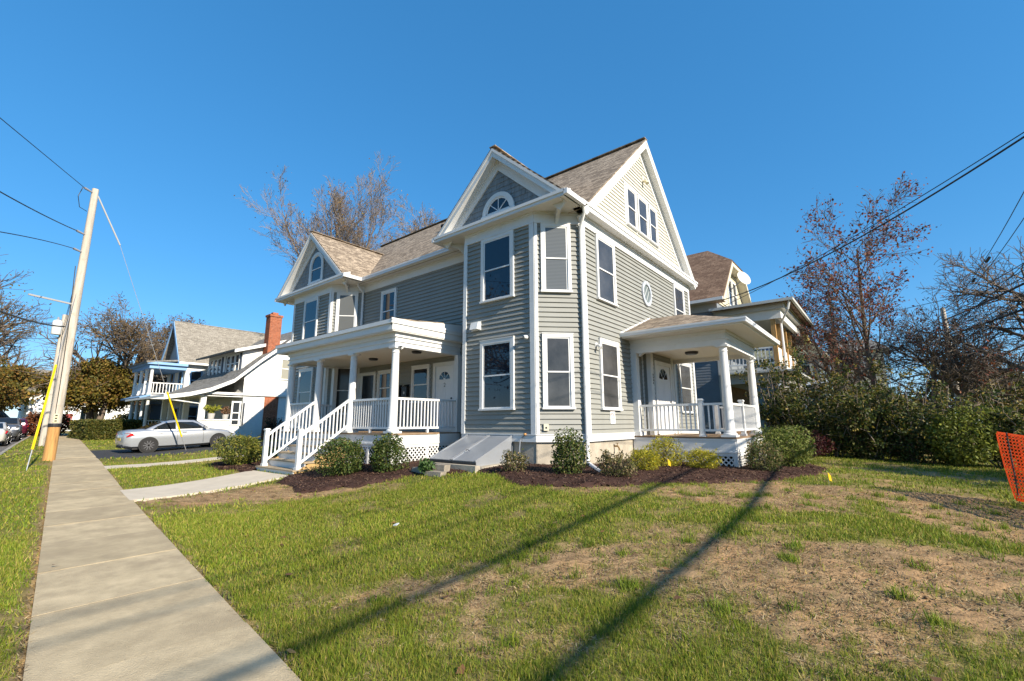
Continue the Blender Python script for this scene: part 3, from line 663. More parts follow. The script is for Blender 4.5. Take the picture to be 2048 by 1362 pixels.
# vestibule with the side door
vb = MB().box(-.01, .27, 4.36, 6.20, 1.15, 3.72).build('vestibule', SIDE, house)
F_V = Fr(.27, 4.36, 0, 1); F_VS = Fr(.0, 4.36, 1, 0)
siding_joined(F_VS, .03, .2, ZK, 3.7, SIDE, vb); siding_joined(F_V, .1, 1.74, ZK, 3.7, SIDE, vb)
for F, s0_, s1_, t_ in ((F_V, -.005, .14, .045), (F_VS, .17, .31, .045), (F_V, 1.70, 1.86, .045), (F_VS, .02, .06, .045)): MB().fbox(F, s0_, s1_, 0, t_, 1.23, 3.72).build('corner_board', WHITE, vb)
door(F_V, .22, 1.60, 1.25, 3.5)
b = MB()
for i in range(4): b.fbox(F_V, .05, .10, .046, .051, 2.75+i*.085, 2.81+i*.085)
b.build('house_number', BLACKM, vb)
# ================================================================ ground
rng = np.random.default_rng(7)
_perm = np.random.default_rng(3).random((256, 256))
def vnoise(x, y):
    xi = np.floor(x).astype(int); yi = np.floor(y).astype(int); fx = x-xi; fy = y-yi; fx = fx*fx*(3-2*fx); fy = fy*fy*(3-2*fy)
    g = lambda a, b: _perm[a & 255, b & 255]
    return (g(xi, yi)*(1-fx)+g(xi+1, yi)*fx)*(1-fy)+(g(xi, yi+1)*(1-fx)+g(xi+1, yi+1)*fx)*fy
def fbm(x, y, o=4):
    r = 0; a = .5; t = 0
    for i in range(o): r = r+a*vnoise(x+17.3*i, y+9.1*i); t += a; a *= .5; x = x*2.03; y = y*2.03
    return r/t
def inpoly(poly, x, y):
    c = np.zeros(x.shape, bool); n = len(poly)
    for i in range(n):
        x0, y0 = poly[i]; x1, y1 = poly[i-1]
        m = ((y0 > y) != (y1 > y)) & (x < (x1-x0)*(y-y0)/((y1-y0) if y1 != y0 else 1e-9)+x0); c ^= m
    return c
BARE = [[(2.39, -4.64), (2.67, -4.0), (3.45, -3.77), (3.84, -3.22), (4.61, -2.81), (5.24, -2.55), (5.88, -2.14), (6.64, -1.91), (9, -1.5), (9, -4.5), (6.26, -4.27), (6.04, -4.34), (5.84, -4.32), (5.6, -5.08), (5.36, -5.42), (5.22, -5.2), (4.91, -4.85), (4.64, -4.85), (4.41, -4.7), (4.12, -4.97), (3.87, -4.79), (3.52, -4.89), (3.25, -4.78), (2.93, -5.11)],
        [(1.67, -6.92), (1.66, -6.12), (1.99, -5.49), (2.38, -5.14), (2.83, -5.29), (3.22, -6.06), (3.68, -6.11), (3.46, -6.4), (3.06, -6.34), (2.43, -6.14), (1.97, -6.33), (1.91, -6.95)],
        [(-6.53, -6.35), (-6.44, -5.02), (-5.59, -3.85), (-3.85, -3.09), (-2.73, -3.08), (-3.11, -4.09), (-4.46, -5.39), (-5.17, -6.45)],
        [(2.49, -1.42), (2.88, 0.58), (3.88, 1.82), (5.0, 2.25), (6.45, 2.76), (7.01, 2.72), (6.71, 1.64), (5.74, 1.93), (5.09, 0.51), (5.38, -0.95), (3.98, -1.29), (3.02, -1.72)],
        [(0.47, -1.59), (1.58, -1.46), (2.44, -0.6), (2.74, -1.19), (1.7, -2.04), (0.77, -2.17)]]
NETSHADE_SOIL = [(5.37, 0.85), (5.73, 1.77), (6.39, 2.0), (7.26, 1.72), (7.4, -1.3), (6.78, -1.3), (6.26, -1.33), (5.84, -0.86), (5.51, -0.22)]  # outline of the fence net's cast shadow, filled as bare soil
BED = [(-6.35, -3.25), (-5.93, -3.70), (-3.85, -4.12), (-3.15, -3.28), (-2.83, -2.5), (-2.6, -1.68), (-1.47, -1.52), (-1.07, -1.38), (-0.22, -1.97), (0.44, -2.03), (1.24, -1.76), (1.93, -1.18), (2.48, -0.2), (3.02, 0.74), (3.62, 1.79), (4.06, 3.12), (4.31, 5.51), (3.55, 7.23), (2.6, 7.4), (2.6, 3.55), (.1, 3.55), (0, .95), (-.9, .05), (-3.4, .05), (-4.45, -.2), (-4.45, -1.55), (-6.35, -1.6)]
BED2 = [(-12.2, -3.2), (-10.2, -3.62), (-8.75, -3.35), (-8.75, -1.7), (-12.0, -1.5)]
WALK1 = [(-8.25, -6.28), (-6.45, -6.45), (-6.40, -3.22), (-8.78, -3.22)]
WALK2 = [(-14.75, -5.52), (-13.75, -5.63), (-13.75, -1.2), (-14.75, -1.2)]
DRIVE = [(-24.6, -4.45), (-18.4, -5.12), (-18.4, 12.), (-23.7, 12.)]
HOUSEPOLY = [(-10.9, -1.6), (-4.4, -1.6), (-4.4, 0), (-.9, 0), (0, .9), (0, 3.5), (2.7, 3.5), (2.7, 6.9), (0, 6.9), (0, 9.3), (-15, 9.3), (-15, .9), (-11, -.1)]
def warp(x, y, k=.22, f=2.2): return x+k*(fbm(x*f+5, y*f)-.5)*2, y+k*(fbm(x*f, y*f+40)-.5)*2
def lawn_state(x, y):
    """soil 0..1, track bool, paved bool"""
    wx, wy = warp(x, y, .3, 1.6)
    soft = np.zeros(x.shape)
    for ox, oy in ((0, 0), (.22, 0), (-.22, 0), (0, .22), (0, -.22), (.42, .2), (-.42, -.2)):
        bb = np.zeros(x.shape, bool)
        for p in BARE: bb |= inpoly(p, wx+ox, wy+oy)
        soft += bb/7.
    n = fbm(x*.9+3, y*.9+7, 5); n2 = fbm(x*3.1, y*3.1, 4)
    near = np.clip((x-.5)/3, 0, 1)*np.clip((y+7.5), 0, 1)
    n5 = fbm(x*7.3+2, y*7.3, 3)
    soil = np.clip((n-.60)*5, 0, .5)+near*np.clip((n2-.55)*3.5, 0, .5)
    soil = np.maximum(soil, np.clip(soft*1.25+(n5-.5)*1.5*np.minimum(1, soft*3), 0, 1)*np.where(n2 > .66, .45, 1))
    wx2, wy2 = warp(x, y, .12, 3)
    track = np.zeros(x.shape, bool); soil = np.where(inpoly(NETSHADE_SOIL, wx2, wy2), .93, soil)  # soil laid over the net shadow's outline; the track mask stays empty
    edge = np.abs(y-walk_y(x)); soil = np.maximum(soil, np.clip(1-edge/.10, 0, 1)*.8*(n2 > .42)); edge2 = np.abs(y-walk_y(x)+WALK_W); soil = np.maximum(soil, np.clip(1-edge2/.16, 0, 1)*.9)
    s = y-walk_y(x)
    paved = (s < .0) & (s > -WALK_W)
    for p in (WALK1, WALK2, DRIVE): paved |= inpoly(p, x, y)
    bed = inpoly(BED, *warp(x, y, .2, 2.6)) | inpoly(BED2, *warp(x, y, .2, 2.6))
    return np.clip(soil, 0, 1), track, paved, bed
gx = np.unique(np.round(np.concatenate([np.linspace(-420, -70, 26), np.linspace(-70, -16, 60), np.arange(-16, -4, .25), np.arange(-4, 9.5, .06), np.arange(9.5, 30, 1.), np.linspace(30, 420, 24)]), 3))
gy = np.unique(np.round(np.concatenate([np.linspace(-420, -30, 20), np.arange(-30, -10, 1.), np.arange(-10, -9, .25), np.arange(-9, 3.5, .06), np.arange(3.5, 14, .4), np.arange(14, 60, 2.), np.linspace(60, 420, 20)]), 3))
GXm, GYm = np.meshgrid(gx, gy, indexing='ij')
soil, trk, pav, bed = lawn_state(GXm, GYm)
nearm = (GXm > -12) & (GXm < 9.5) & (GYm > -9.2) & (GYm < 6)
gz = H(GXm, GYm)+np.where(nearm & ~pav, .03*(fbm(GXm*4, GYm*4)-.5)+.045*(fbm(GXm*11, GYm*11, 3)-.5)*soil, 0)
gz -= np.where(pav, .10, 0)
n1 = fbm(GXm*1.7, GYm*1.7)[..., None]; n3 = fbm(GXm*9, GYm*9, 3)[..., None]; n4 = fbm(GXm*.5+9, GYm*.5, 3)[..., None]
green = np.array([.10, .115, .022])*(1-n4)+np.array([.20, .18, .045])*n4
n6 = fbm(GXm*23, GYm*23, 2)[..., None]; earth = np.array([.29, .19, .10])*(.12+.85*n3+.95*n6); earth = np.where((n1 > .55), earth*np.array([1.15, 1.1, 1.05]), earth)
darks = np.array([.115, .075, .048])*(.6+.8*n3)
gc = green*(1-soil[..., None])+earth*soil[..., None]; gc = np.where(trk[..., None], darks, gc)
nx_, ny_ = GXm.shape; idx = np.arange(nx_*ny_).reshape(nx_, ny_)
fc = np.stack([idx[:-1, :-1], idx[1:, :-1], idx[1:, 1:], idx[:-1, 1:]], -1).reshape(-1, 4)
GROUND = mat('lawn_soil', (.1, .1, .04), .95, attr='Col', bump=.6, bs=45, spec=.1)
me = fast_mesh('ground', np.stack([GXm, GYm, gz], -1).reshape(-1, 3), fc, GROUND, gc.reshape(-1, 3), True)
tag(obj('ground', me), kind='structure')
# ---- pavement slabs
def sheet_mesh(poly, th, lift, cut=1.):
    pass
PAVES = [mat('pavement_concrete_%s' % nm_, (.45*q_, .365*q_, .235*q_), .9, var=.16, vs=2.2+q_, bump=.5, bs=90, spec=.12, dirt=((.31, .25, .165), 1.2, .46, .72)) for nm_, q_ in (('light', 1.06), ('dark', .90), ('warm', .98))]
PAVE = mat('pavement_concrete', (.40, .335, .245), .9, var=.13, vs=2.2, bump=.5, bs=90, spec=.12, dirt=((.28, .235, .17), 1.1, .47, .72))
PATHM = mat('new_concrete', (.52, .455, .36), .85, var=.07, vs=2.5, bump=.2, bs=60, spec=.2)
sw = MB(); sx = 9.0; random.seed(4)
for i in range(1): sw.box(8.99, 9.0, walk_y(9)-WALK_W, walk_y(9), -.06, .0)
pv = tag(sw.build('pavement', PAVE), kind='structure')
k = 0; x = 9.0
while x > -62:
    L = 1.5; x1 = x-L; g = .008; dz = random.uniform(-.004, .004)
    c = MB(); y0a, y0b = walk_y(x), walk_y(x1); za, zb_ = float(H(x, y0a-.6)), float(H(x1, y0b-.6))
    top = [(x-g, y0a-WALK_W, za+.012+dz), (x-g, y0a, za+.012+dz), (x1+g, y0b, zb_+.012+dz), (x1+g, y0b-WALK_W, zb_+.012+dz)]
    e = .012
    c.prism(top, (0, 0, -.09)); c.build('slab', PAVES[random.randrange(3)], pv); MB().prism([(x1+.03, y0b-WALK_W+.01, zb_+.007), (x1+.03, y0b-.01, zb_+.007), (x1-.03, y0b-.01, zb_+.007), (x1-.03, y0b-WALK_W+.01, zb_+.007)], (0, 0, -.02)).build('joint_dirt', mat('joint_dirt', (.06, .05, .035), .95), pv); x = x1
# ---- front path, neighbour path, driveway: sheets that follow the ground
def drape(poly, name, m, lift, nx=14, ny=26, thick=.06):
    a, b, c, d = [np.array(p) for p in poly]; vs = []; fs = []
    for i in range(nx+1):
        for j in range(ny+1):
            u, v = i/nx, j/ny; p = (a*(1-u)+b*u)*(1-v)+(d*(1-u)+c*u)*v; vs.append((p[0], p[1], float(H(p[0], p[1]))+lift))
    for i in range(nx):
        for j in range(ny): q = i*(ny+1)+j; fs.append((q, q+ny+1, q+ny+2, q+1))
    n = len(vs); rim = [i*(ny+1) for i in range(nx+1)]+[nx*(ny+1)+j for j in range(1, ny+1)]+[i*(ny+1)+ny for i in range(nx-1, -1, -1)]+[j for j in range(ny-1, 0, -1)]
    for q in rim: vs.append((vs[q][0], vs[q][1], vs[q][2]-thick))
    for i in range(len(rim)): j = (i+1) % len(rim); fs.append((rim[i], rim[j], n+j, n+i))
    me = fast_faces(name, vs, fs, m); return tag(obj(name, me), kind='structure')
def fast_faces(name, vs, fs, m):
    me = bpy.data.meshes.new(name); me.from_pydata([tuple(map(float, v)) for v in vs], [], fs); me.materials.append(m); me.update(); return me
pth = drape(WALK1, 'front_path', PATHM, .016)
drape(WALK2, 'neighbour_path', PATHM, .014)
ASPH = mat('asphalt', (.045, .045, .047), .85, var=.2, vs=3, bump=.4, bs=90, spec=.25)
drape(DRIVE, 'driveway', ASPH, .012, 14, 30)
# ---- kerb, street
KERB = mat('kerb_stone', (.30, .27, .22), .9, var=.15, vs=3, bump=.3, bs=40)
ks = np.arange(12, -120, -3.)
kerb = MB().box(11.99, 12, walk_y(12)-2.99, walk_y(12)-2.86, -.1, 0); kb = tag(kerb.build('kerb', KERB), kind='structure')
for i in range(len(ks)-1):
    x0, x1 = ks[i], ks[i+1]; z0, z1 = (float(np.interp(q, ZBX, ZBZ)) for q in (x0, x1))
    MB().prism([(x0-.004, walk_y(x0)-2.99, z0+.02), (x0-.004, walk_y(x0)-2.85, z0+.025), (x1+.004, walk_y(x1)-2.85, z1+.025), (x1+.004, walk_y(x1)-2.99, z1+.02)], (0, 0, -.25)).build('kerb_stone', KERB, kb)
ROADM = mat('road_asphalt', (.135, .125, .115), .9, var=.15, vs=1.5, bump=.3, bs=80, spec=.2)
vs = []; fs = []
rx_ = np.concatenate([np.linspace(40, -120, 60)])
for i, x0 in enumerate(rx_):
    z0 = float(np.interp(x0, ZBX, ZBZ))-.13; vs += [(x0, walk_y(x0)-2.98, z0), (x0, walk_y(x0)-7, z0+.04), (x0, walk_y(x0)-11, z0)]
    if i: q = 3*i; fs += [(q-3, q-2, q+1, q), (q-2, q-1, q+2, q+1)]
tag(obj('street', fast_faces('street', vs, fs, ROADM)), kind='structure')
# side street far on the right
vs = []; fs = []
for i, y0 in enumerate(np.linspace(-60, 220, 50)):
    x0 = 17.5-.2*y0*.0; vs += [(16.5, y0, .12), (26, y0, .12)]
    if i: q = 2*i; fs += [(q-2, q-1, q+1, q)]
tag(obj('side_street', fast_faces('side_street', vs, fs, ROADM)), kind='structure')
# ---- grass blades
def blades(n_target, xr, yr, hgt, wid, dens_fun, seed, colset):
    r = np.random.default_rng(seed); x = r.uniform(*xr, n_target); y = r.uniform(*yr, n_target)
    keep = dens_fun(x, y, r); x, y = x[keep], y[keep]
    return x, y, r
def visible(x, y, margin=.25):
    """points roughly inside the camera cone"""
    d = np.stack([x-CAMP.x, y-CAMP.y], -1); f = np.array([cf.x, cf.y]); f /= np.linalg.norm(f); rt = np.array([f[1], -f[0]])
    a = d@f; b = d@rt; return (a > .3) & (np.abs(b) < a*(1.16+margin)+.6)
def make_grass(name, x, y, r, h0, w0, pal, label, flat=False, hvar=.5):
    soil, trk, pav, bed = lawn_state(x, y); z = H(x, y)
    n = len(x); th = r.uniform(0, 2*math.pi, n); lean = r.uniform(.1, .9, n) if not flat else r.uniform(1.3, 1.6, n)
    th2 = r.uniform(0, 2*math.pi, n)
    clump = fbm(x*2.3+11, y*2.3, 3)
    hh = h0*(1-hvar+2*hvar*r.random(n))*(.65+.8*clump); ww = w0*(.6+.8*r.random(n))
    base = np.stack([x, y, z+(.004 if flat else -.004)], -1); sdv = np.stack([np.cos(th), np.sin(th), 0*th], -1)*ww[:, None]
    tip = base+np.stack([np.cos(th2)*np.sin(lean), np.sin(th2)*np.sin(lean), np.cos(lean)], -1)*hh[:, None]
    if flat: tip[:, 2] = base[:, 2]+r.uniform(0, .02, n)
    v = np.stack([base-sdv, base+sdv, tip], 1).reshape(-1, 3)
    pal = np.array(pal); c = pal[r.integers(0, len(pal), n)]*(.75+.5*r.random((n, 1)))
    big = fbm(x*.45, y*.45+4, 3)[:, None]
    if not flat: c = c*(.8+.45*big)*np.array([1.05, 1, .95])
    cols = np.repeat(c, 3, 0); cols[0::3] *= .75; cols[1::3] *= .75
    me = fast_mesh(name, v, np.arange(3*n).reshape(-1, 3), GRASSM, cols)
    return tag(obj(name, me), label, 'grass', kind='stuff')
GRASSM = mat('grass_blade', (.08, .1, .03), .6, attr='Col', trans=.3, spec=.25)
GP = [(.15, .235, .02), (.19, .265, .025), (.25, .30, .03), (.11, .185, .016), (.30, .30, .045), (.21, .275, .027), (.40, .33, .10)]
def dens_lawn(x, y, r):
    soil, trk, pav, bed = lawn_state(x, y); s = y-walk_y(x)
    dist = np.hypot(x-CAMP.x, y-CAMP.y)
    ok = ~pav & ~bed & ~inpoly(HOUSEPOLY, x, y) & (s > -2.86) & visible(x, y)
    p = (1-soil)**2*.95+.03; p = np.where(trk, .01, p)
    return ok & (r.random(x.shape) < p)
GN = []
for (n, R0, R1, h0, w0, sd0) in ((330000, 1.2, 5.2, .044, .0030, 1), (300000, 5.2, 10., .046, .0055, 2), (200000, 10., 22., .055, .011, 3), (70000, 22., 48., .07, .03, 4)):
    r = np.random.default_rng(sd0); a = r.uniform(R_(-62), R_(62), n); rad = np.sqrt(r.uniform(R0*R0, R1*R1, n))
    fa = math.atan2(cf.y, cf.x); x = CAMP.x+rad*np.cos(fa+a); y = CAMP.y+rad*np.sin(fa+a)
    k_ = dens_lawn(x, y, r); GN.append((x[k_], y[k_], r, h0, w0))
X_ = np.concatenate([g[0] for g in GN]); Y_ = np.concatenate([g[1] for g in GN])
H0 = np.concatenate([np.full(len(g[0]), g[3]) for g in GN]); W0 = np.concatenate([np.full(len(g[0]), g[4]) for g in GN])
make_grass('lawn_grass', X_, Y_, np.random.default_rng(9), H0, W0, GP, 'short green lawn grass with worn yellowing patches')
# straw litter on the bare soil
r = np.random.default_rng(21); n = 260000; a = r.uniform(R_(-60), R_(60), n); rad = r.uniform(1.2, 13., n); fa = math.atan2(cf.y, cf.x)
x = CAMP.x+rad*np.cos(fa+a); y = CAMP.y+rad*np.sin(fa+a); soil_, trk_, pav_, bed_ = lawn_state(x, y)
k_ = ~pav_ & ~bed_ & ~inpoly(HOUSEPOLY, x, y) & (y-walk_y(x) > -2.8) & (r.random(n) < np.where(trk_, .08, np.clip(soil_*.9+.08, 0, 1)))
make_grass('dry_straw', x[k_], y[k_], r, .06, .0045, [(.55, .42, .22), (.42, .31, .16), (.26, .175, .09), (.66, .52, .30), (.10, .065, .035)], 'dry straw and dead grass littering the bare soil', True)
# fallen leaves
r = np.random.default_rng(31); n = 150; x = r.uniform(-6, 8, n); y = r.uniform(-8.8, 2, n); s_, t_, p_, b_ = lawn_state(x, y); k_ = ~b_ & ~inpoly(HOUSEPOLY, x, y) & (r.random(n) < np.where(p_, .25, .8)); x, y = x[k_], y[k_]; n = len(x)
an = r.uniform(0, 6.28, n); z = H(x, y)+.03; v = []
for j in range(5):
    aa = an+j*2*math.pi/5; rr = np.where(j % 2 == 0, .045, .028)*r.uniform(.6, 1.1, n); v.append(np.stack([x+np.cos(aa)*rr, y+np.sin(aa)*rr, z+r.uniform(-.012, .02, n)], -1))
v = np.stack(v, 1).reshape(-1, 3); pl = np.array([(.30, .15, .06), (.22, .11, .05), (.38, .24, .10), (.17, .09, .05)]); cl = np.repeat(pl[r.integers(0, 4, n)], 5, 0)
tag(obj('fallen_leaves', fast_mesh('fallen_leaves', v, np.arange(5*n).reshape(-1, 5), GRASSM, cl)), 'brown fallen leaves scattered over the lawn', 'leaves', kind='stuff')
# ---- mulch beds
MULCH = mat('mulch', (.075, .042, .03), .95, attr='Col', bump=.8, bs=60, spec=.1)
def mulch(poly, name, label, n, seed):
    r = np.random.default_rng(seed); P_ = np.array(poly); x0, y0 = P_.min(0)-.2; x1, y1 = P_.max(0)+.2; st = .07
    ax, ay = np.arange(x0, x1, st), np.arange(y0, y1, st); mx_, my_ = np.meshgrid(ax, ay, indexing='ij')
    ins = inpoly(poly, *warp(mx_, my_, .2, 2.6)).astype(float); sm = ins.copy()
    for _ in range(3): sm[1:-1, 1:-1] = (sm[1:-1, 1:-1]+sm[:-2, 1:-1]+sm[2:, 1:-1]+sm[1:-1, :-2]+sm[1:-1, 2:])/5
    z = H(mx_, my_)-.03+.085*np.clip(sm*1.3, 0, 1)+.03*(fbm(mx_*6, my_*6)-.5)
    idx = np.arange(mx_.size).reshape(mx_.shape); fc = np.stack([idx[:-1, :-1], idx[1:, :-1], idx[1:, 1:], idx[:-1, 1:]], -1).reshape(-1, 4); fc = fc[(ins.ravel()[fc] > 0).any(1)]
    nn = fbm(mx_*8, my_*8, 3).ravel()[:, None]; col = np.array([.062, .034, .026])*(.6+.8*nn)
    o = tag(obj(name, fast_mesh(name, np.stack([mx_, my_, z], -1).reshape(-1, 3), fc, MULCH, np.broadcast_to(col, (mx_.size, 3)), True)), label, 'mulch', kind='stuff')
    x = r.uniform(x0, x1, n); y = r.uniform(y0, y1, n); jx, jy = warp(x, y, .2, 2.6); k_ = inpoly(poly, jx+r.normal(size=n)*.06, jy+r.normal(size=n)*.06) & ~inpoly(WALK1, x, y); x, y = x[k_], y[k_]; n = len(x)
    zi = H(x, y)+.05+r.uniform(-.005, .02, n); a = r.uniform(0, 6.28, n); L = r.uniform(.012, .04, n); wd = r.uniform(.004, .01, n); tl = r.uniform(-.5, .5, n)
    d = np.stack([np.cos(a), np.sin(a), tl], -1)*L[:, None]; sdv = np.stack([-np.sin(a), np.cos(a), r.uniform(-.5, .5, n)], -1)*wd[:, None]; c = np.stack([x, y, zi], -1)
    v = np.stack([c-d-sdv, c+d-sdv, c+d+sdv, c-d+sdv], 1).reshape(-1, 4*0+3); pl = np.array([(.095, .05, .036), (.06, .033, .026), (.13, .075, .05), (.04, .024, .02), (.17, .11, .075)])
    ch = obj('mulch_chips', fast_mesh('mulch_chips', v, np.arange(4*n).reshape(-1, 4), MULCH, np.repeat(pl[r.integers(0, 5, n)], 4, 0)), o); tag(ch, kind='stuff')
r = np.random.default_rng(61); n = 9000; x = r.uniform(1, 8, n); y = r.uniform(-7, 2.6, n); s_, t_, p_, b_ = lawn_state(x, y); k_ = (s_ > .5) & ~b_ & ~p_ & (r.random(n) < s_); x, y = x[k_], y[k_]; n = len(x)
o6 = np.array([(1, 0, 0), (-1, 0, 0), (0, 1, 0), (0, -1, 0), (0, 0, 1), (0, 0, -1)], float); sz = r.uniform(.004, .02, n)*np.where(r.random(n) < .93, .55, 1.0)
v = np.stack([x, y, H(x, y)+.004], -1)[:, None]+o6[None]*sz[:, None, None]*r.uniform(.6, 1.4, (n, 6, 1)); f8 = np.array([(0, 2, 4), (2, 1, 4), (1, 3, 4), (3, 0, 4), (2, 0, 5), (1, 2, 5), (3, 1, 5), (0, 3, 5)])
cl = np.array([(.15, .10, .06), (.22, .155, .095), (.10, .065, .04), (.26, .19, .12)])[r.integers(0, 4, n)]
tag(obj('soil_clods', fast_mesh('soil_clods', v.reshape(-1, 3), (np.arange(n)[:, None, None]*6+f8[None]).reshape(-1, 3), GROUND, np.repeat(cl, 6, 0))), 'small clods and pebbles on the bare soil', 'soil', kind='stuff')
r = np.random.default_rng(67); nt_ = 170; tx = r.uniform(.8, 8, nt_); ty = r.uniform(-7.2, 1.5, nt_); s_, t_, p_, b_ = lawn_state(tx, ty); k_ = (s_ > .2) & ~b_ & ~p_; tx, ty = tx[k_], ty[k_]; m_ = r.integers(25, 110, len(tx)); x = np.repeat(tx, m_)+r.normal(size=m_.sum())*.05; y = np.repeat(ty, m_)+r.normal(size=m_.sum())*.05
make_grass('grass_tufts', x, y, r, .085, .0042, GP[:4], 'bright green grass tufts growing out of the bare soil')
mulch(BED, 'mulch_bed', 'dark brown bark mulch bed along the porches and bay', 60000, 5)
mulch(BED2, 'mulch_bed', 'small dark bark mulch patch left of the porch steps', 9000, 6)
# ================================================================ neighbouring houses
WSH = mat('white_shingle_paint', (.74, .74, .72), .6, var=.05, vs=3, spec=.25)
GREYR_Y = shingle_mat('grey_roof_front', (.17, .16, .145), (.26, .25, .23), (.09, .085, .08), 0, .3, .14)
GREYR_X = shingle_mat('grey_roof_side', (.21, .19, .16), (.30, .275, .235), (.13, .12, .10), 1, .3, .14, 1.25)
BRICK = shingle_mat('red_brick', (.36, .11, .05), (.26, .075, .035), (.30, .24, .19), 1, .21, .075, 1.0)
BLUEP = mat('blue_paint', (.20, .36, .58), .5, var=.05, vs=3)
NAVY = mat('navy_shutter', (.03, .045, .075), .5)
GREYSID = mat('grey_blue_siding', (.20, .225, .25), .55, var=.06, vs=2)
CREAMS = mat('cream_gable_siding', (.62, .57, .43), .6)
WOODP = mat('bare_wood_post', (.42, .24, .085), .7, var=.25, vs=5, stretch=(6, 6, .6))
BROWNR_Y = shingle_mat('brown_roof_front', (.15, .095, .065), (.24, .16, .11), (.07, .045, .03), 0, .3, .14)
BROWNR_X = shingle_mat('brown_roof_side', (.15, .095, .065), (.24, .16, .11), (.07, .045, .03), 1, .3, .14)
TEAL = mat('slate_green_siding', (.11, .145, .15), .6, var=.08, vs=2)
GLASSN = glass_mat('neighbour_glass', (.03, .035, .04), .05)
def nwin(F, s0, s1, z0, z1, parent, fm=None, cas=.09, gl=None, split=True):
    b = MB(); T = .07
    b.fbox(F, s0, s0+cas, 0, T, z0, z1); b.fbox(F, s1-cas, s1, 0, T, z0, z1); b.fbox(F, s0+cas, s1-cas, 0, T, z1-cas, z1); b.fbox(F, s0-.03, s1+.03, 0, T+.02, z0-.06, z0)
    if split: b.fbox(F, s0+cas, s1-cas, .02, T-.015, (z0+z1)/2-.03, (z0+z1)/2+.03)
    wi = b.build('window', fm or WSH, parent)
    MB().fbox(F, s0+cas, s1-cas, .0, .03, z0, z1-cas).build('pane', gl or GLASSN, wi); return wi
def body(poly, z0, z1, m, parent, name='wall'):
    return MB().prism([(x, y, z0) for x, y in poly], (0, 0, z1-z0)).build(name, m, parent)
def hip_slab(pts, m, parent, name='roof', th=.12):
    pts = [np.asarray(p, float) for p in pts]; n = np.cross(pts[1]-pts[0], pts[2]-pts[0]); n /= np.linalg.norm(n); n = n if n[2] > 0 else -n
    return MB().prism([p-n*th for p in pts], n*th).build(name, m, parent)
# ---------------- white bungalow
bu = thing('white_bungalow', 'white shingled bungalow with flared grey roof, dormer and brick chimney', 'house', (-29, 3, .5))
BX = -25.0; F_BS = Fr(BX, 0.1, 0, 1)
wb = body([(BX, 2.35), (BX, 11.5), (-32.6, 11.5), (-32.6, 2.35)], .1, 3.45, WSH, bu)
siding_joined(F_BS, 2.25, 11.3, .55, 3.32, WSH, wb, 'siding', .11, .012)
MB().fbox(F_BS, 2.25, 11.4, 0, .012, .1, .55).build('foundation', mat('grey_block', (.22, .21, .2), .9, var=.1), bu)
nwin(F_BS, 3.0-.55, 3.0-.05, .2, .5, bu, split=False)
# porch: half wall, posts, floor
pw = body([(BX, .1), (BX, 2.34), (BX-.15, 2.34), (BX-.15, .1)], .45, 1.80, WSH, bu, 'porch_wall'); siding_joined(F_BS, 0, 2.24, .55, 1.74, WSH, pw, 'siding', .11, .012)
body([(BX, .1), (BX-.15, .25), (-32.6, .25), (-32.6, .1)], .45, 1.80, WSH, bu, 'porch_wall')
MB().fbox(F_BS, -.05, 2.3, -.2, .06, 1.8, 1.86).build('porch_sill', WSH, bu)
for x in (BX-.13, -28, -31, -32.5): MB().box(x-.14, x+.14, .1, .38, 1.86, 3.2).build('porch_post', WSH, bu)
F_BF = Fr(-32.6, 2.35, 1, 0)
for s in (6.0, 7.05): nwin(F_BF, s, s+.75, 1.5, 2.85, bu); 
for s in (5.82, 6.78, 7.0-.13, 7.83): MB().fbox(F_BF, s, s+.16, .01, .05, 1.5, 2.85).build('shutter', NAVY, bu)
MB().fbox(F_BF, 4.9, 5.3, 0, .04, 2.1, 2.6).build('wall_plaque', mat('rust_plaque', (.25, .09, .04), .7), bu)
nwin(F_BS, 1.62, 2.15, 1.55, 2.95, bu)
MB().box(-32.7, BX+.1, .0, 2.36, 3.2, 3.24).build('porch_ceiling', WSH, bu)
MB().fbox(F_BS, -.3, 6, 0, .14, 3.32, 3.46).build('belt_board', WSH, bu)
# gable side wall above the belt: follows the flared rake
rk = [(-1.7, 3.18), (-.6, 3.38), (.4, 3.68), (1.6, 4.28), (3.1, 5.72), (4.15, 6.62), (6.2, 8.3)]
ridge = (6.2, 8.3); back = [(8.25, 6.62), (10.2, 5.0), (12.1, 3.35)]
gw = MB().prism([(BX, y, z-.14) for y, z in [(2.3, 3.46+.14)]+[r for r in rk if r[0] > 2.2]+back[:2]+[(11.5, 3.6)]], (-7.6, 0, 0)).build('gable_wall', WSH, bu)
zz = 3.47
while zz < 7.7:
    lo = max(2.3, np.interp(zz+.2, [r[1]-.2 for r in rk], [r[0] for r in rk])); hi = np.interp(-zz-.2, [-8.3, -6.62, -5., -3.35], [6.2, 8.25, 10.2, 12.1]); hi = min(hi, 11.4)
    if hi-lo > .2: MB().prism([(BX, lo, zz), (BX+.022, lo, zz), (BX+.006, lo, zz+.245), (BX, lo, zz+.245)], (0, hi-lo, 0)).build('shingle_course', WSH, gw)
    zz += .25
nwin(F_BS, 4.3, 4.95, 4.5, 5.85, bu, gl=glass_mat('pale_blind_glass', (.30, .29, .24), .2))
def roof_strip(pts, x0, x1, m, name):
    b = MB(); th = .1
    for (y0, z0), (y1, z1) in zip(pts[:-1], pts[1:]): b.prism([(x0, y0, z0), (x0, y1, z1), (x0, y1, z1-th), (x0, y0, z0-th)], (x1-x0, 0, 0))
    return b.build(name, m, bu)
roof_strip(rk, -33.2, BX+.45, GREYR_Y, 'roof'); roof_strip([ridge]+back, -33.2, BX+.45, GREYR_Y, 'roof')
b = MB()
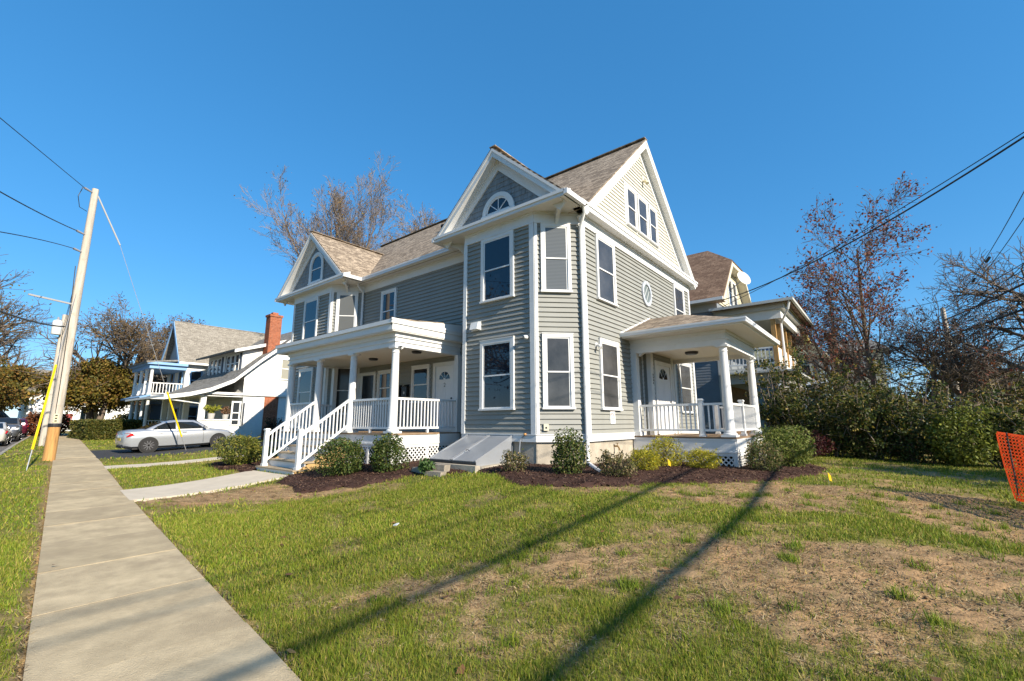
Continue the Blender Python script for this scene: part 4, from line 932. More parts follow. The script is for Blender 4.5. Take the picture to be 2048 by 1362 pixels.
for (y0, z0), (y1, z1) in zip(rk[:-1], rk[1:]): b.prism([(BX+.42, y0, z0-.02), (BX+.42, y1, z1-.02), (BX+.42, y1, z1-.24), (BX+.42, y0, z0-.24)], (.05, 0, 0))
b.build('rake_board', WSH, bu)
b = MB()
for (y0, z0), (y1, z1) in zip(([ridge]+back)[:-1], back): b.prism([(BX+.42, y0, z0-.02), (BX+.42, y1, z1-.02), (BX+.42, y1, z1-.24), (BX+.42, y0, z0-.24)], (.05, 0, 0))
b.build('rake_board', WSH, bu)
MB().box(-33.2, BX+.46, -1.78, -1.70, 3.06, 3.18).build('gutter', WSH, bu)
MB().tube([(BX+.3, -1.7, 3.1), (BX+.3, -1.6, 2.95), (BX+.05, .05, 2.75), (BX+.05, .05, .5)], .045, 8).build('downspout', WSH, bu)
# dormer
dm = MB().prism([(BX-.9, 2.4, 4.5), (BX-.9, 2.4, 6.3), (BX-.9, 5.5, 7.3), (BX-.9, 5.5, 4.5)], (-6.1, 0, 0)).build('dormer', WSH, bu)
F_D = Fr(-32, 2.4, 1, 0)
for s in (.5, 1.25, 2.0, 3.6, 4.35, 5.1): nwin(F_D, s, s+.68, 4.9, 6.1, dm)
for s in (.3, 2.72, 3.4, 5.82): MB().fbox(F_D, s, s+.17, .01, .05, 4.9, 6.1).build('shutter', NAVY, dm)
F_DS = Fr(BX-.9, 2.4, 0, 1)
for i in range(6): MB().fbox(F_DS, .02+max(0, (i-6)*.3), 1.2+i*.22, 0, .02, 4.85+i*.25, 5.09+i*.25).build('shingle_course', WSH, dm)
hip_slab([(-32.7, 1.75, 6.22), (BX-.45, 1.75, 6.22), (BX-.45, 6.0, 7.6), (-32.7, 6.0, 7.6)], GREYR_Y, dm, 'dormer_roof')
MB().prism([(BX-.46, 1.75, 6.2), (BX-.46, 5.0, 7.25), (BX-.46, 5.0, 7.06), (BX-.46, 1.75, 6.0)], (.05, 0, 0)).build('dormer_rake', WSH, dm)
# chimney
MB().box(BX, BX+.06, 3.6, 4.45, .3, 3.3).build('brick_panel', BRICK, bu)
b = MB(); b.box(BX-.75, BX-.1, 3.55, 4.3, 4.5, 8.6); ch = b.build('chimney', BRICK, bu)
b = MB(); b.box(BX-.8, BX-.05, 3.5, 4.35, 8.6, 8.74); b.box(BX-.6, BX-.25, 3.75, 4.1, 8.74, 8.92); b.build('chimney_cap', BRICK, ch)
KS = 1.098
def scale_about_camera(root, k):
    """scale all meshes under root by k about the camera point, baked into the mesh data"""
    M_ = Matrix.Translation(Vector((CAMP.x, CAMP.y, 1.6))) @ Matrix.Scale(k, 4) @ Matrix.Translation(-Vector((CAMP.x, CAMP.y, 1.6))); seen = set()
    for o in root.children_recursive:
        if o.type == 'MESH' and o.data.name not in seen: o.data.transform(M_); o.data.update(); seen.add(o.data.name)
# ---------------- small garage behind the bungalow
ga = thing('garage', 'small white garage with dark roof and open doorway behind the chimney', 'garage', (-26.5, 8, .5))
GXo = -24.2
gaw = body([(GXo, 6.4), (GXo, 11), (-28, 11), (-28, 6.4)], .3, 2.9, WSH, ga)
F_G = Fr(-28, 6.4, 1, 0); MB().fbox(F_G, 1.5, 3.4, 0, .03, .3, 2.55).build('doorway_shade', mat('painted_interior_shade', (.01, .01, .012), .8), ga)  # near-black slab paints the unlit interior behind the doorway
b = MB(); b.fbox(F_G, 1.1, 1.5, 0, .06, .3, 2.7); b.fbox(F_G, 3.4, 3.55, 0, .06, .3, 2.7); b.fbox(F_G, 1.1, 3.55, 0, .07, 2.55, 2.75); b.build('door_frame', WSH, ga)
hip_slab([(-28.4, 6.0, 2.9), (GXo+.4, 6.0, 2.9), (GXo-1.9, 8.7, 4.3), (-26.2, 8.7, 4.3)], mat('dark_garage_roof', (.07, .065, .065), .9), ga)
hip_slab([(-28.4, 11.4, 2.9), (GXo+.4, 11.4, 2.9), (GXo-1.9, 8.7, 4.3), (-26.2, 8.7, 4.3)], MATS['dark_garage_roof'], ga); hip_slab([(GXo+.4, 6.0, 2.9), (GXo+.4, 11.4, 2.9), (GXo-1.9, 8.7, 4.3)], MATS['dark_garage_roof'], ga)
MB().box(-28.45, GXo+.45, 5.95, 6.1, 2.72, 2.95).build('fascia', WSH, ga)
scale_about_camera(bu, KS); scale_about_camera(ga, KS)  # bungalow and garage meshes enlarged about the camera point
# ---------------- house with blue trim and two storey porch
bl = thing('blue_trimmed_house', 'white house with pale blue trim and two storey columned porch', 'house', (-40.6, 6, .5))
wl_ = body([(-38.2, 2.7), (-38.2, 13), (-43, 13), (-43, 2.7)], .3, 6.7, WSH, bl)
F_L1 = Fr(-38.2, 2.7, 0, 1); siding_joined(F_L1, .1, 9, .8, 6.5, WSH, wl_, 'siding', .2, .015)
b = MB(); b.prism([(-37.9, 2.62, 6.6), (-43.3, 2.62, 6.6), (-40.6, 2.62, 10.0)], (0, 10.3, 0)); b.build('gable_wall', mat('pale_grey_gable', (.36, .39, .42), .6), bl)
hip_slab([(-37.75, 2.1, 6.5), (-40.6, 2.1, 10.3), (-40.6, 13.4, 10.3), (-37.75, 13.4, 6.5)], GREYR_X, bl); hip_slab([(-43.45, 2.1, 6.5), (-40.6, 2.1, 10.3), (-40.6, 13.4, 10.3), (-43.45, 13.4, 6.5)], GREYR_X, bl)
b = MB(); b.prism([(-37.75, 2.05, 6.45), (-40.6, 2.05, 10.25), (-40.6, 2.05, 9.9), (-37.95, 2.05, 6.3)], (0, .08, 0)); b.prism([(-43.45, 2.05, 6.45), (-40.6, 2.05, 10.25), (-40.6, 2.05, 9.9), (-43.25, 2.05, 6.3)], (0, .08, 0)); b.build('rake_board', BLUEP, bl)
MB().box(-37.85, -37.68, 2.1, 13.3, 6.36, 6.52).build('gutter', WSH, bl)
F_LF = Fr(-43, 2.7, 1, 0)
for s0 in (1.2, 3.4): nwin(F_LF, s0, s0+.9, 4.3, 5.9, bl, BLUEP); nwin(F_LF, s0, s0+.9, 1.3, 2.9, bl, BLUEP)
nwin(F_LF, 2.0, 2.9, 7.2, 8.5, bl, BLUEP); nwin(F_L1, .35, 1.2, 4.35, 5.9, bl, BLUEP); nwin(F_L1, .35, 1.2, 1.4, 3.0, bl, BLUEP)
for zf in (.9, 3.85): MB().box(-43, -37.9, .3, 2.69, zf-.15, zf).build('porch_deck', mat('porch_grey_paint', (.33, .34, .36), .6), bl)
for x in (-42.8, -41.1, -39.5, -38.1):
    for z0, z1 in ((.9, 3.6), (3.85, 5.9)): MB().lathe((x, .5, z0), [(.16, 0), (.16, .1), (.12, .14), (.11, z1-z0-.1), (.15, z1-z0-.05), (.15, z1-z0)], 12).build('column', WSH, bl, True)
for zt in (1.85, 4.75):
    for (x0, y0, x1, y1) in ((-42.8, .5, -38.1, .5), (-38.1, .5, -38.1, 2.6)):
        zb_ = zt-.8; MB().bar((x0, y0, zt), (x1, y1, zt), .08, .07).build('rail', WSH, bl); MB().bar((x0, y0, zb_), (x1, y1, zb_), .06, .06).build('rail', WSH, bl)
        n_ = int(math.hypot(x1-x0, y1-y0)/.2)
        for i in range(1, n_): t = i/n_; MB().box(x0+(x1-x0)*t-.025, x0+(x1-x0)*t+.025, y0+(y1-y0)*t-.025, y0+(y1-y0)*t+.025, zb_, zt).build('baluster', WSH, bl)
for z0, z1 in ((3.5, 3.72), (5.85, 6.15)):
    b = MB(); b.box(-43.1, -37.8, .25, 2.69, z0, z1); b.build('porch_beam', WSH if z0 < 4 else BLUEP, bl)
b = MB(); b.box(-43.3, -37.6, .05, 2.69, 6.15, 6.35); b.build('porch_cornice', BLUEP, bl)
hip_slab([(-43.4, -.05, 6.35), (-37.5, -.05, 6.35), (-38, 2.7, 6.75), (-43, 2.7, 6.75)], GREYR_Y, bl, 'porch_roof')
hip_slab([(-43.4, -.2, 3.6), (-37.4, -.2, 3.6), (-37.7, .5, 3.85), (-43.2, .5, 3.85)], BLUEP, bl, 'porch_cornice')
# ---------------- brown and grey house further up the street
fh = thing('grey_gabled_house', 'dark grey gabled house with brown porch roof beyond the blue trimmed house', 'house', (-56, 6, .5))
fw = body([(-51, 3.6), (-51, 14), (-58.5, 14), (-58.5, 3.6)], .3, 6.4, mat('dark_grey_siding', (.10, .10, .11), .6), fh)
b = MB(); b.prism([(-50.8, 3.5, 6.3), (-58.7, 3.5, 6.3), (-54.8, 3.5, 10.0)], (0, 10, 0)); b.build('gable_wall', MATS['dark_grey_siding'], fh)
hip_slab([(-50.4, 3, 6.2), (-54.8, 3, 10.3), (-54.8, 14, 10.3), (-50.4, 14, 6.2)], GREYR_X, fh); hip_slab([(-59.2, 3, 6.2), (-54.8, 3, 10.3), (-54.8, 14, 10.3), (-59.2, 14, 6.2)], GREYR_X, fh)
hip_slab([(-60, -.6, 3.5), (-49.5, -.6, 3.5), (-52, 3.6, 4.7), (-58, 3.6, 4.7)], BROWNR_Y, fh, 'porch_roof'); hip_slab([(-49.5, -.6, 3.5), (-49.5, 4.5, 3.5), (-52, 3.6, 4.7)], BROWNR_X, fh, 'porch_roof')
for x in (-59.5, -56.5, -53.3, -50.0): MB().box(x-.18, x+.18, -.3, .06, .5, 3.4).build('porch_post', mat('tan_post', (.45, .40, .30), .7), fh)
F_FF = Fr(-58.5, 3.6, 1, 0)
for s0 in (1., 3.3, 5.6): nwin(F_FF, s0, s0+1, 4.9, 6.1, fh); nwin(F_FF, s0, s0+1, 1.3, 2.9, fh)
# ---------------- far white houses closing the street
for i, (x, y, lab) in enumerate(((-96, 4, 'far white house with red flags at the end of the street'), )):
    hw_ = thing('far_house', lab, 'house', (x, y, .6)); body([(x-6, y-6), (x+6, y-6), (x+6, y+6), (x-6, y+6)], .3, 6.5, WSH, hw_)
    hip_slab([(x+6.6, y-6.6, 6.3), (x+6.6, y+6.6, 6.3), (x, y+6.6, 10), (x, y-6.6, 10)], GREYR_X, hw_); hip_slab([(x-6.6, y-6.6, 6.3), (x-6.6, y+6.6, 6.3), (x, y+6.6, 10), (x, y-6.6, 10)], GREYR_X, hw_)
    for s0 in (1, 4, 7, 10): nwin(Fr(x+6, y-6, 0, 1), s0, s0+1, 1.5, 3.2, hw_, gl=mat('red_curtain', (.25, .03, .03), .6) if s0 in (4, 7) else None)
# ---------------- neighbour behind with clipped gable and two storey porch
nb = thing('clipped_gable_house', 'grey sided house with brown clipped gable roof and two storey porch', 'house', (-4, 17, .4))
nwl = body([(0, 13.5), (0, 19.7), (-10, 19.7), (-10, 13.5)], .2, 7.25, GREYSID, nb)
F_N1 = Fr(-10, 13.5, 1, 0); F_N2 = Fr(0, 13.5, 0, 1)
siding_joined(F_N1, 0, 9.95, .6, 7.0, GREYSID, nwl, 'siding', .13, .02)
MB().fbox(F_N1, 9.85, 10.02, 0, .05, .5, 7.0).build('corner_board', mat('pale_trim', (.5, .5, .47), .6), nb)
MB().fbox(F_N1, 0, 10.02, 0, .06, 6.85, 7.25).build('frieze', MATS['pale_trim'], nb)
ry_, rz_, sl_, xg = 16.6, 11.05, 1.03, .45; zc_ = 9.85; cy_ = (rz_-zc_)/sl_
ye0, ye1 = 13.0, 20.2; ze = rz_-sl_*(ry_-ye0)
hip_slab([(-10.6, ye0, ze), (xg, ye0, ze), (xg, ry_-cy_, zc_), (-1.0, ry_, rz_), (-10.6, ry_, rz_)], BROWNR_Y, nb, 'roof', .1)
hip_slab([(-10.6, ye1, ze), (xg, ye1, ze), (xg, ry_+cy_, zc_), (-1.0, ry_, rz_), (-10.6, ry_, rz_)], BROWNR_Y, nb, 'roof', .1)
hip_slab([(xg, ry_-cy_, zc_), (xg, ry_+cy_, zc_), (-1.0, ry_, rz_)], BROWNR_X, nb, 'roof', .1)
MB().prism([(-.02, ye0+.3, ze), (-.02, ry_-cy_, zc_-.15), (-.02, ry_+cy_, zc_-.15), (-.02, ye1-.3, ze)], (-9, 0, 0)).build('gable_wall', CREAMS, nb)
b = MB(); zz = ze+.1
while zz < zc_-.2:
    hw_ = (rz_-zz)/sl_-.35; b.prism([(0, ry_-hw_, zz), (.02, ry_-hw_, zz), (.004, ry_-hw_, zz+.12), (0, ry_-hw_, zz+.12)], (0, 2*hw_, 0)); zz += .12
tag(b.build('siding', CREAMS, nb), kind='stuff')
b = MB(); 
for sg in (-1, 1):
    b.prism([(.02, ry_+sg*(ry_-ye0), ze-.08), (.02, ry_+sg*cy_, zc_-.1), (.02, ry_+sg*(cy_-.02), zc_-.35), (.02, ry_+sg*(ry_-ye0-.25), ze-.08)], (xg, 0, 0)).build('rake_board', CREAMS, nb); b = MB()
MB().box(.02, xg, ry_-cy_, ry_+cy_, zc_-.3, zc_-.12).build('rake_board', CREAMS, nb)
MB().box(-10.6, xg, ye0-.1, ye0, ze-.12, ze+.02).build('gutter', WSH, nb); MB().box(-10.5, xg-.03, ye0, 13.55, ze-.13, ze-.1).build('soffit', mat('shadowed_soffit_paint', (.45, .43, .38), .7), nb)
nwin(F_N2, 2.3, 3.1, 7.6, 9.1, nb); nwin(F_N2, 3.25, 4.05, 7.6, 9.1, nb)
# two storey porch
PXo = 2.6; py0, py1 = 13.45, 19.6
MB().box(0, PXo+.2, py0-.15, py1+.2, 6.5, 6.8).build('porch_fascia', MATS['pale_trim'], nb)
hip_slab([(-.2, py0-.45, 6.8), (PXo+.5, py0-.45, 6.8), (PXo-.9, py0+1.4, 7.25), (-.2, py0+1.4, 7.25)], BROWNR_Y, nb, 'porch_roof'); hip_slab([(PXo+.5, py0-.45, 6.8), (PXo+.5, py1+.5, 6.8), (PXo-.9, py1-1.2, 7.25), (PXo-.9, py0+1.4, 7.25)], BROWNR_X, nb, 'porch_roof')
MB().box(-.2, PXo+.5, py0-.45, py1+.5, 6.76, 6.79).build('porch_soffit', SOFF, nb)
b = MB(); b.box(-.2, PXo+.6, py0-.55, py0-.45, 6.72, 6.84); b.build('gutter', MATS['pale_trim'], nb); MB().box(PXo+.5, PXo+.6, py0-.45, py1+.5, 6.72, 6.84).build('gutter', MATS['pale_trim'], nb)
b = MB(); b.box(0, PXo-.15, py0, py0+.16, 6.1, 6.5); b.box(PXo-.15, PXo+.02, py0, py1, 6.1, 6.5); b.build('porch_beam', WSH, nb)
for y in (py0+.12, 14.95, 16.4, 17.8, 19.3): MB().box(PXo-.42, PXo-.24, y-.08, y+.08, 4.0, 6.12).build('porch_post', WOODP, nb)
MB().box(0, PXo, py0, py1, 3.8, 3.98).build('porch_deck', MATS['pale_trim'], nb); MB().box(-.05, PXo+.35, py0-.35, py1+.4, 3.72, 3.8).build('porch_soffit', MATS['pale_trim'], nb)
b = MB(); b.box(0, PXo-.02, py0, py0+.18, 3.3, 3.72); b.box(PXo-.2, PXo-.02, py0, py1, 3.3, 3.72); b.build('porch_beam', MATS['pale_trim'], nb)
for z in (4.15, 4.85): MB().bar((0, py0+.08, z), (PXo-.3, py0+.08, z), .06, .07).build('rail', WSH, nb)
for i in range(1, 15): MB().box(i*.155-.02, i*.155+.02, py0+.06, py0+.1, 4.15, 4.85).build('baluster', WSH, nb)
for y0, y1 in ((13.6, 14.9), (15.0, 16.35), (16.45, 17.75), (17.85, 19.2)): MB().box(PXo-.36, PXo-.3, y0, y1, 4.02, 4.9).build('balcony_panel', WSH, nb)
MB().tube([(PXo+.45, py0-.4, 6.75), (PXo+.35, py0-.3, 6.4), (PXo-.05, py0+.3, 5.9), (PXo-.02, py0+.4, .6)], .05, 8).build('downspout', GUTTER, nb)
for y in (13.6, 16.5, 19.3): MB().lathe((PXo-.15, y, .4), [(.15, 0), (.12, .1), (.11, 2.8), (.14, 2.9)], 12).build('column', WSH, nb)
MB().fbox(F_N2, .2, 5.9, 0, .02, .5, 3.3).build('wall_panel', mat('brown_reflection_paint', (.16, .10, .06), .8, var=.3, vs=6), nb)  # dark lower wall; brown foliage reflection is put into its colour
ds = thing('satellite_dish', 'round pale satellite dish on the clipped gable beside the window', 'satellite dish', (.1, 15.6, 8.3)); 
b = MB(); dc = V3(.75, 16.15, 8.95); dn = V3(.75, -.55, .35); dn /= np.linalg.norm(dn); a1_ = np.cross(dn, V3(0, 0, 1)); a1_ /= np.linalg.norm(a1_); a2_ = np.cross(a1_, dn)
ring = lambda r, o: [dc+dn*o+(a1_*math.cos(t)+a2_*math.sin(t)*1.1)*r for t in np.linspace(0, 2*math.pi, 18, endpoint=False)]
vs = ring(.38, .06)+ring(.25, .02)+[dc]; fs = [(i, (i+1) % 18, 18+(i+1) % 18, 18+i) for i in range(18)]+[(18+i, 18+(i+1) % 18, 36) for i in range(18)]
b.add(vs, fs).build('dish', mat('dish_grey', (.55, .54, .5), .5), ds); MB().tube([dc, dc-dn*.25, (.05, 16.2, 8.45)], .025, 6).build('arm', mat('steel', (.35, .35, .35), .4, metal=.6), ds)
# ---------------- slate green house and white house further back
th = thing('slate_green_house', 'slate green house with mossy roof behind the hedge trees', 'house', (-2, 47, .3))
body([(-8, 43.5), (1.2, 43.5), (1.2, 53), (-8, 53)], .2, 7.9, TEAL, th)
MOSS = mat('mossy_roof', (.20, .20, .13), .9, var=.25, vs=1.5); MB().prism([(-8.6, 42.9, 7.9), (1.9, 42.9, 7.9), (1.9, 53.5, 7.9), (-8.6, 53.5, 7.9)], (0, 0, .25)).build('cornice', MATS['tan_post'], th)
hip_slab([(-8.6, 42.9, 8.1), (1.9, 42.9, 8.1), (.9, 44.5, 9.4), (-7.5, 44.5, 9.4)], MOSS, th); hip_slab([(1.9, 42.9, 8.1), (1.9, 53.5, 8.1), (.9, 52, 9.4), (.9, 44.5, 9.4)], CREAMS, th)
b = MB(); b.prism([(-4.5, 44.3, 8.6), (.2, 44.3, 8.6), (-.2, 44.3, 11.0), (-2.4, 44.3, 11.1), (-4.5, 44.3, 10.6)], (0, 4, 0)); b.build('roof_dormer', MOSS, th)
b = MB(); b.box(-3.6, -1.5, 43.9, 44.28, 8.7, 10.6); b.build('blue_panel', mat('dark_blue_metal', (.06, .09, .18), .5), th); b = MB(); b.prism([(.05, 44.2, 8.9), (.75, 44.2, 8.9), (.1, 44.2, 11.1), (-.2, 44.2, 11.0)], (0, 3, 0)); b.build('yellow_gable_edge', mat('yellow_trim', (.55, .42, .10), .6), th)
F_T1 = Fr(-8, 43.5, 1, 0)
for s0 in (5.2, 7.6): nwin(F_T1, s0, s0+1.0, 5.4, 7.2, th, CREAMS, .16)
b = MB(); b.box(-1.2, 1.25, 42.2, 43.49, .3, 5.1); b.build('porch', TEAL, th); hip_slab([(-2.2, 41.4, 5.0), (2, 41.4, 5.0), (1.6, 43.5, 5.7), (-2, 43.5, 5.7)], mat('light_metal_roof', (.35, .38, .40), .6), th, 'porch_roof')
wf = thing('tall_white_house', 'tall cream white house with brick chimney behind the slate green house', 'house', (4, 56, .3))
wfb = body([(1.4, 54), (6.2, 54), (6.2, 62), (1.4, 62)], .2, 9.4, CREAMS, wf)
hip_slab([(.9, 53.4, 9.4), (6.8, 53.4, 9.4), (5, 58, 11.2), (2.5, 58, 11.2)], GREYR_Y, wf); hip_slab([(6.8, 53.4, 9.4), (6.8, 62.5, 9.4), (5, 58, 11.2)], GREYR_X, wf)
for s0 in (1.2, 3.0): nwin(Fr(1.4, 54, 1, 0), s0, s0+.9, 7.2, 8.7, wf)
b = MB(); b.box(1.5, 2.3, 52.9, 53.6, 5, 11.4); b.build('chimney', BRICK, wf)
# ================================================================ vegetation
def leaf_mat(name, trans=.35): return mat(name, (.1, .12, .03), .55, attr='Col', trans=trans, spec=.3)
LEAF = leaf_mat('leaf'); 
BARK = mat('bark', (.15, .12, .095), .95, var=.3, vs=4, bump=.6, bs=18, spec=.1, stretch=(2, 2, .5))
BARKP = mat('pale_bark', (.26, .21, .17), .95, var=.3, vs=4, bump=.5, bs=18, spec=.1, stretch=(2, 2, .5))
def segs_mesh(name, segs, m, k=5):
    s = np.array(segs, float); p, q, r0, r1 = s[:, 0:3], s[:, 3:6], s[:, 6], s[:, 7]; d = q-p; L = np.linalg.norm(d, axis=1, keepdims=True)+1e-9; d = d/L
    ref = np.where(np.abs(d[:, 2:3]) < .9, np.array([[0, 0, 1.]]), np.array([[1., 0, 0]])); a = np.cross(d, ref); a /= np.linalg.norm(a, axis=1, keepdims=True); b = np.cross(d, a)
    t = np.arange(k)*2*math.pi/k; ring = a[:, None]*np.cos(t)[None, :, None]+b[:, None]*np.sin(t)[None, :, None]
    P0 = p[:, None]-d[:, None]*(r0*.3)[:, None, None]+ring*r0[:, None, None]; P1 = q[:, None]+ring*r1[:, None, None]; v = np.concatenate([P0, P1], 1).reshape(-1, 3); n = len(s)
    base = (np.arange(n)*2*k)[:, None]; j = np.arange(k)[None]; j2 = (j+1) % k
    f = np.stack([base+j, base+j2, base+k+j2, base+k+j], -1).reshape(-1, 4); return fast_mesh(name, v, f, m, None, True)
def leaves_mesh(name, pts, size, pal, r, m=None, droop=.0, shade=None, asp=.55):
    n = len(pts); a = r.normal(size=(n, 3)); a /= np.linalg.norm(a, axis=1, keepdims=True); a[:, 2] -= droop; a /= np.linalg.norm(a, axis=1, keepdims=True)
    b = np.cross(a, r.normal(size=(n, 3))); b /= np.linalg.norm(b, axis=1, keepdims=True)+1e-9; sz = (size*(.6+.8*r.random(n)))[:, None]; c = np.asarray(pts)
    v = np.stack([c, c+a*sz*.5+b*sz*asp*.5, c+a*sz, c+a*sz*.5-b*sz*asp*.5], 1).reshape(-1, 3)
    pal = np.array(pal); col = pal[r.integers(0, len(pal), n)]*(.7+.6*r.random((n, 1)))
    return fast_mesh(name, v, np.arange(4*n).reshape(-1, 4), m or LEAF, np.repeat(col, 4, 0))
def grow(r, p, d, L, rad, lev, spec, segs, tips, maxlev):
    """one limb: bends, tapers, throws side limbs"""
    sp = spec[lev]; n = sp['n']; st = L/n; p = np.array(p, float); d = np.array(d, float)
    for i in range(n):
        d = d+r.normal(size=3)*sp['bend']+np.array([0, 0, sp['up']]); d /= np.linalg.norm(d)
        q = p+d*st; r0 = rad*(1-sp['taper']*i/n); r1 = rad*(1-sp['taper']*(i+1)/n); segs.append((*p, *q, r0, r1)); p = q
        t = (i+1)/n
        if lev < maxlev and t >= sp['start']:
            for _ in range(sp['kids'] if r.random() > .15 else max(1, sp['kids']-1)):
                ax = np.cross(d, r.normal(size=3)); ax /= np.linalg.norm(ax)+1e-9; an = R_(sp['ang'])*(.7+.6*r.random()); nd = d*math.cos(an)+ax*math.sin(an)
                grow(r, p, nd, L*sp['len']*(1.15-.55*t)*(.75+.5*r.random()), r1*sp['rr'], lev+1, spec, segs, tips, maxlev)
        if lev >= maxlev-1: tips.append(p.copy())
def sp(n, bend, up, taper, start, kids, ang, ln, rr): return dict(n=n, bend=bend, up=up, taper=taper, start=start, kids=kids, ang=ang, len=ln, rr=rr)
def tree(name, label, base, height, rad, spec, maxlev, seed, leafn=0, leaf=.1, pal=None, d0=(0, 0, 1), bark=None, spread=.25, cat='tree', group=None, thick=1., keep=None, nleaf_cap=None, twig=.0):
    r = np.random.default_rng(seed); segs = []; tips = []
    grow(r, (0, 0, 0), d0, height, rad, 0, spec, segs, tips, maxlev)
    s = np.array(segs); s[:, 6:] = np.maximum(s[:, 6:], twig)
    t = thing(name, label, cat, base, group=group, local=True)
    big = s[:, 6] > rad*.13
    obj('trunk', segs_mesh('trunk', s[big], bark or BARK, 7), t); 
    if (~big).any(): obj('branches', segs_mesh('branches', s[~big], bark or BARK, 3), t)
    if leafn:
        tp = np.array(tips); pts = np.repeat(tp, leafn, 0)+r.normal(size=(len(tp)*leafn, 3))*spread
        if keep is not None: pts = pts[keep(pts, r)]
        if nleaf_cap and len(pts) > nleaf_cap: pts = pts[r.permutation(len(pts))[:nleaf_cap]]
        obj('crown', leaves_mesh('crown', pts, leaf, pal, r, droop=.3), t)
    return t
def bush_pts(r, n, rx, ry, rz, lump=.25, shell=.55, lumps=9):
    u = r.normal(size=(n, 3)); u /= np.linalg.norm(u, axis=1, keepdims=True)
    c = r.normal(size=(lumps, 3)); c /= np.linalg.norm(c, axis=1, keepdims=True); amp = r.uniform(-lump*.6, lump, lumps)
    k = 1+((np.clip(u@c.T, 0, 1)**6)*amp).sum(1)
    rad = k*(shell+(1-shell)*r.random(n)**.6); p = u*rad[:, None]*np.array([rx, ry, rz]); p[:, 2] += rz*.92; p = p[p[:, 2] > 0]; return p
def bush(name, label, base, rx, ry, rz, n, leaf, pal, seed, group=None, stems=7, cat='shrub', shell=.42, lump=.42, asp=.55, spiky=9):
    r = np.random.default_rng(seed); t = thing(name, label, cat, base, group=group, local=True); p = bush_pts(r, n, rx, ry, rz, lump, shell)
    segs = []
    for i in range(stems):
        a = r.uniform(0, 6.28); q = np.array([math.cos(a)*rx*.6*r.random(), math.sin(a)*ry*.6*r.random(), rz*(1.1+.5*r.random())]); m = q*.5+r.normal(size=3)*.05
        segs += [(0, 0, -.05, *m, .014, .011), (*m, *q, .011, .005)]
    for i in range(spiky):
        a = r.uniform(0, 6.28); b0 = np.array([math.cos(a)*rx*.5, math.sin(a)*ry*.5, rz*1.2]); tip = b0*np.array([1.5, 1.5, 1])+np.array([0, 0, rz*r.uniform(.35, .95)]); segs.append((*b0, *tip, .007, .003))
        tt = r.random(40)[:, None]; p = np.concatenate([p, b0+(tip-b0)*tt+r.normal(size=(40, 3))*.05*min(1.6, max(.7, rz))])
    obj('stems', segs_mesh('stems', segs, BARK, 4), t); obj('foliage', leaves_mesh('foliage', p, leaf, pal, r, asp=asp), t); return t
def gh(x, y): return float(H(x, y))
G_BOX = [(.05, .09, .018), (.075, .115, .022), (.10, .13, .03), (.035, .065, .014), (.14, .15, .035)]
G_YEL = [(.42, .36, .02), (.50, .42, .03), (.33, .31, .03), (.24, .26, .03)]
G_OLV = [(.13, .13, .04), (.18, .16, .06), (.22, .18, .09), (.09, .10, .03), (.28, .20, .10)]
# foundation shrubs
bush('round_shrub', 'large rounded green shrub right of the porch steps', (-4.75, -2.75, gh(-4.75, -2.75)), .56, .50, .46, 5200, .055, G_BOX, 11)
bush('round_shrub', 'smaller upright green shrub at the porch lattice corner', (-3.88, -2.15, gh(-3.88, -2.15)), .40, .38, .44, 4200, .055, G_BOX, 12)
bush('round_shrub', 'yellow green shrub left of the porch steps', (-10.5, -2.9, gh(-10.5, -2.9)), .75, .6, .5, 5200, .06, [(.12, .14, .02), (.18, .18, .03), (.07, .10, .02), (.24, .22, .04)], 13)
bush('leggy_shrub', 'leggy upright green shrub in front of the angled bay window', (.55, -.85, gh(.55, -.85)), .36, .34, .42, 2600, .055, G_BOX+[(.2, .2, .06)], 14, spiky=14, shell=.3)
bush('sparse_shrub', 'sparse tan shrub beside the cellar bulkhead', (-.6, -1.2, gh(-.6, -1.2)), .34, .28, .22, 700, .05, G_OLV, 15, spiky=8, shell=.3)
bush('sparse_shrub', 'sparse olive shrub in front of the downspout foot', (1.45, -.45, gh(1.45, -.45)), .42, .34, .25, 1200, .05, G_OLV, 16, spiky=8, shell=.3)
bush('golden_shrub', 'low golden yellow shrub by the concrete foundation', (1.35, 1.05, gh(1.35, 1.05)), .36, .34, .26, 2600, .06, G_YEL, 17, asp=.25, group='golden yellow shrubs by the side porch')
bush('golden_shrub', 'taller golden yellow shrub behind the low one at the side porch', (1.35, 2.2, gh(1.35, 2.2)), .45, .4, .40, 3000, .06, G_YEL, 18, asp=.25, spiky=6, group='golden yellow shrubs by the side porch')
bush('golden_shrub', 'golden yellow shrub in front of the side porch lattice, nearest its corner', (2.15, 2.6, gh(2.15, 2.6)), .42, .36, .26, 2600, .06, G_YEL, 19, asp=.25, spiky=6, group='golden yellow shrubs by the side porch')
bush('sparse_shrub', 'dull olive shrub at the outer corner of the side porch', (3.33, 3.45, gh(3.33, 3.45)), .42, .42, .36, 2600, .05, G_OLV+G_BOX[:3], 20)
bush('round_shrub', 'bright green dome shaped shrub beside the side porch', (3.5, 5.2, gh(3.5, 5.2)), .68, .62, .55, 5500, .06, [(.12, .16, .03), (.17, .2, .04), (.08, .12, .02), (.22, .23, .06)], 22)
bush('dark_shrub', 'dark shrub against the red brick panel of the bungalow', (-27.0, 5.2, .5), .7, .6, .7, 1500, .1, [(.012, .014, .012), (.02, .025, .015)], 23)
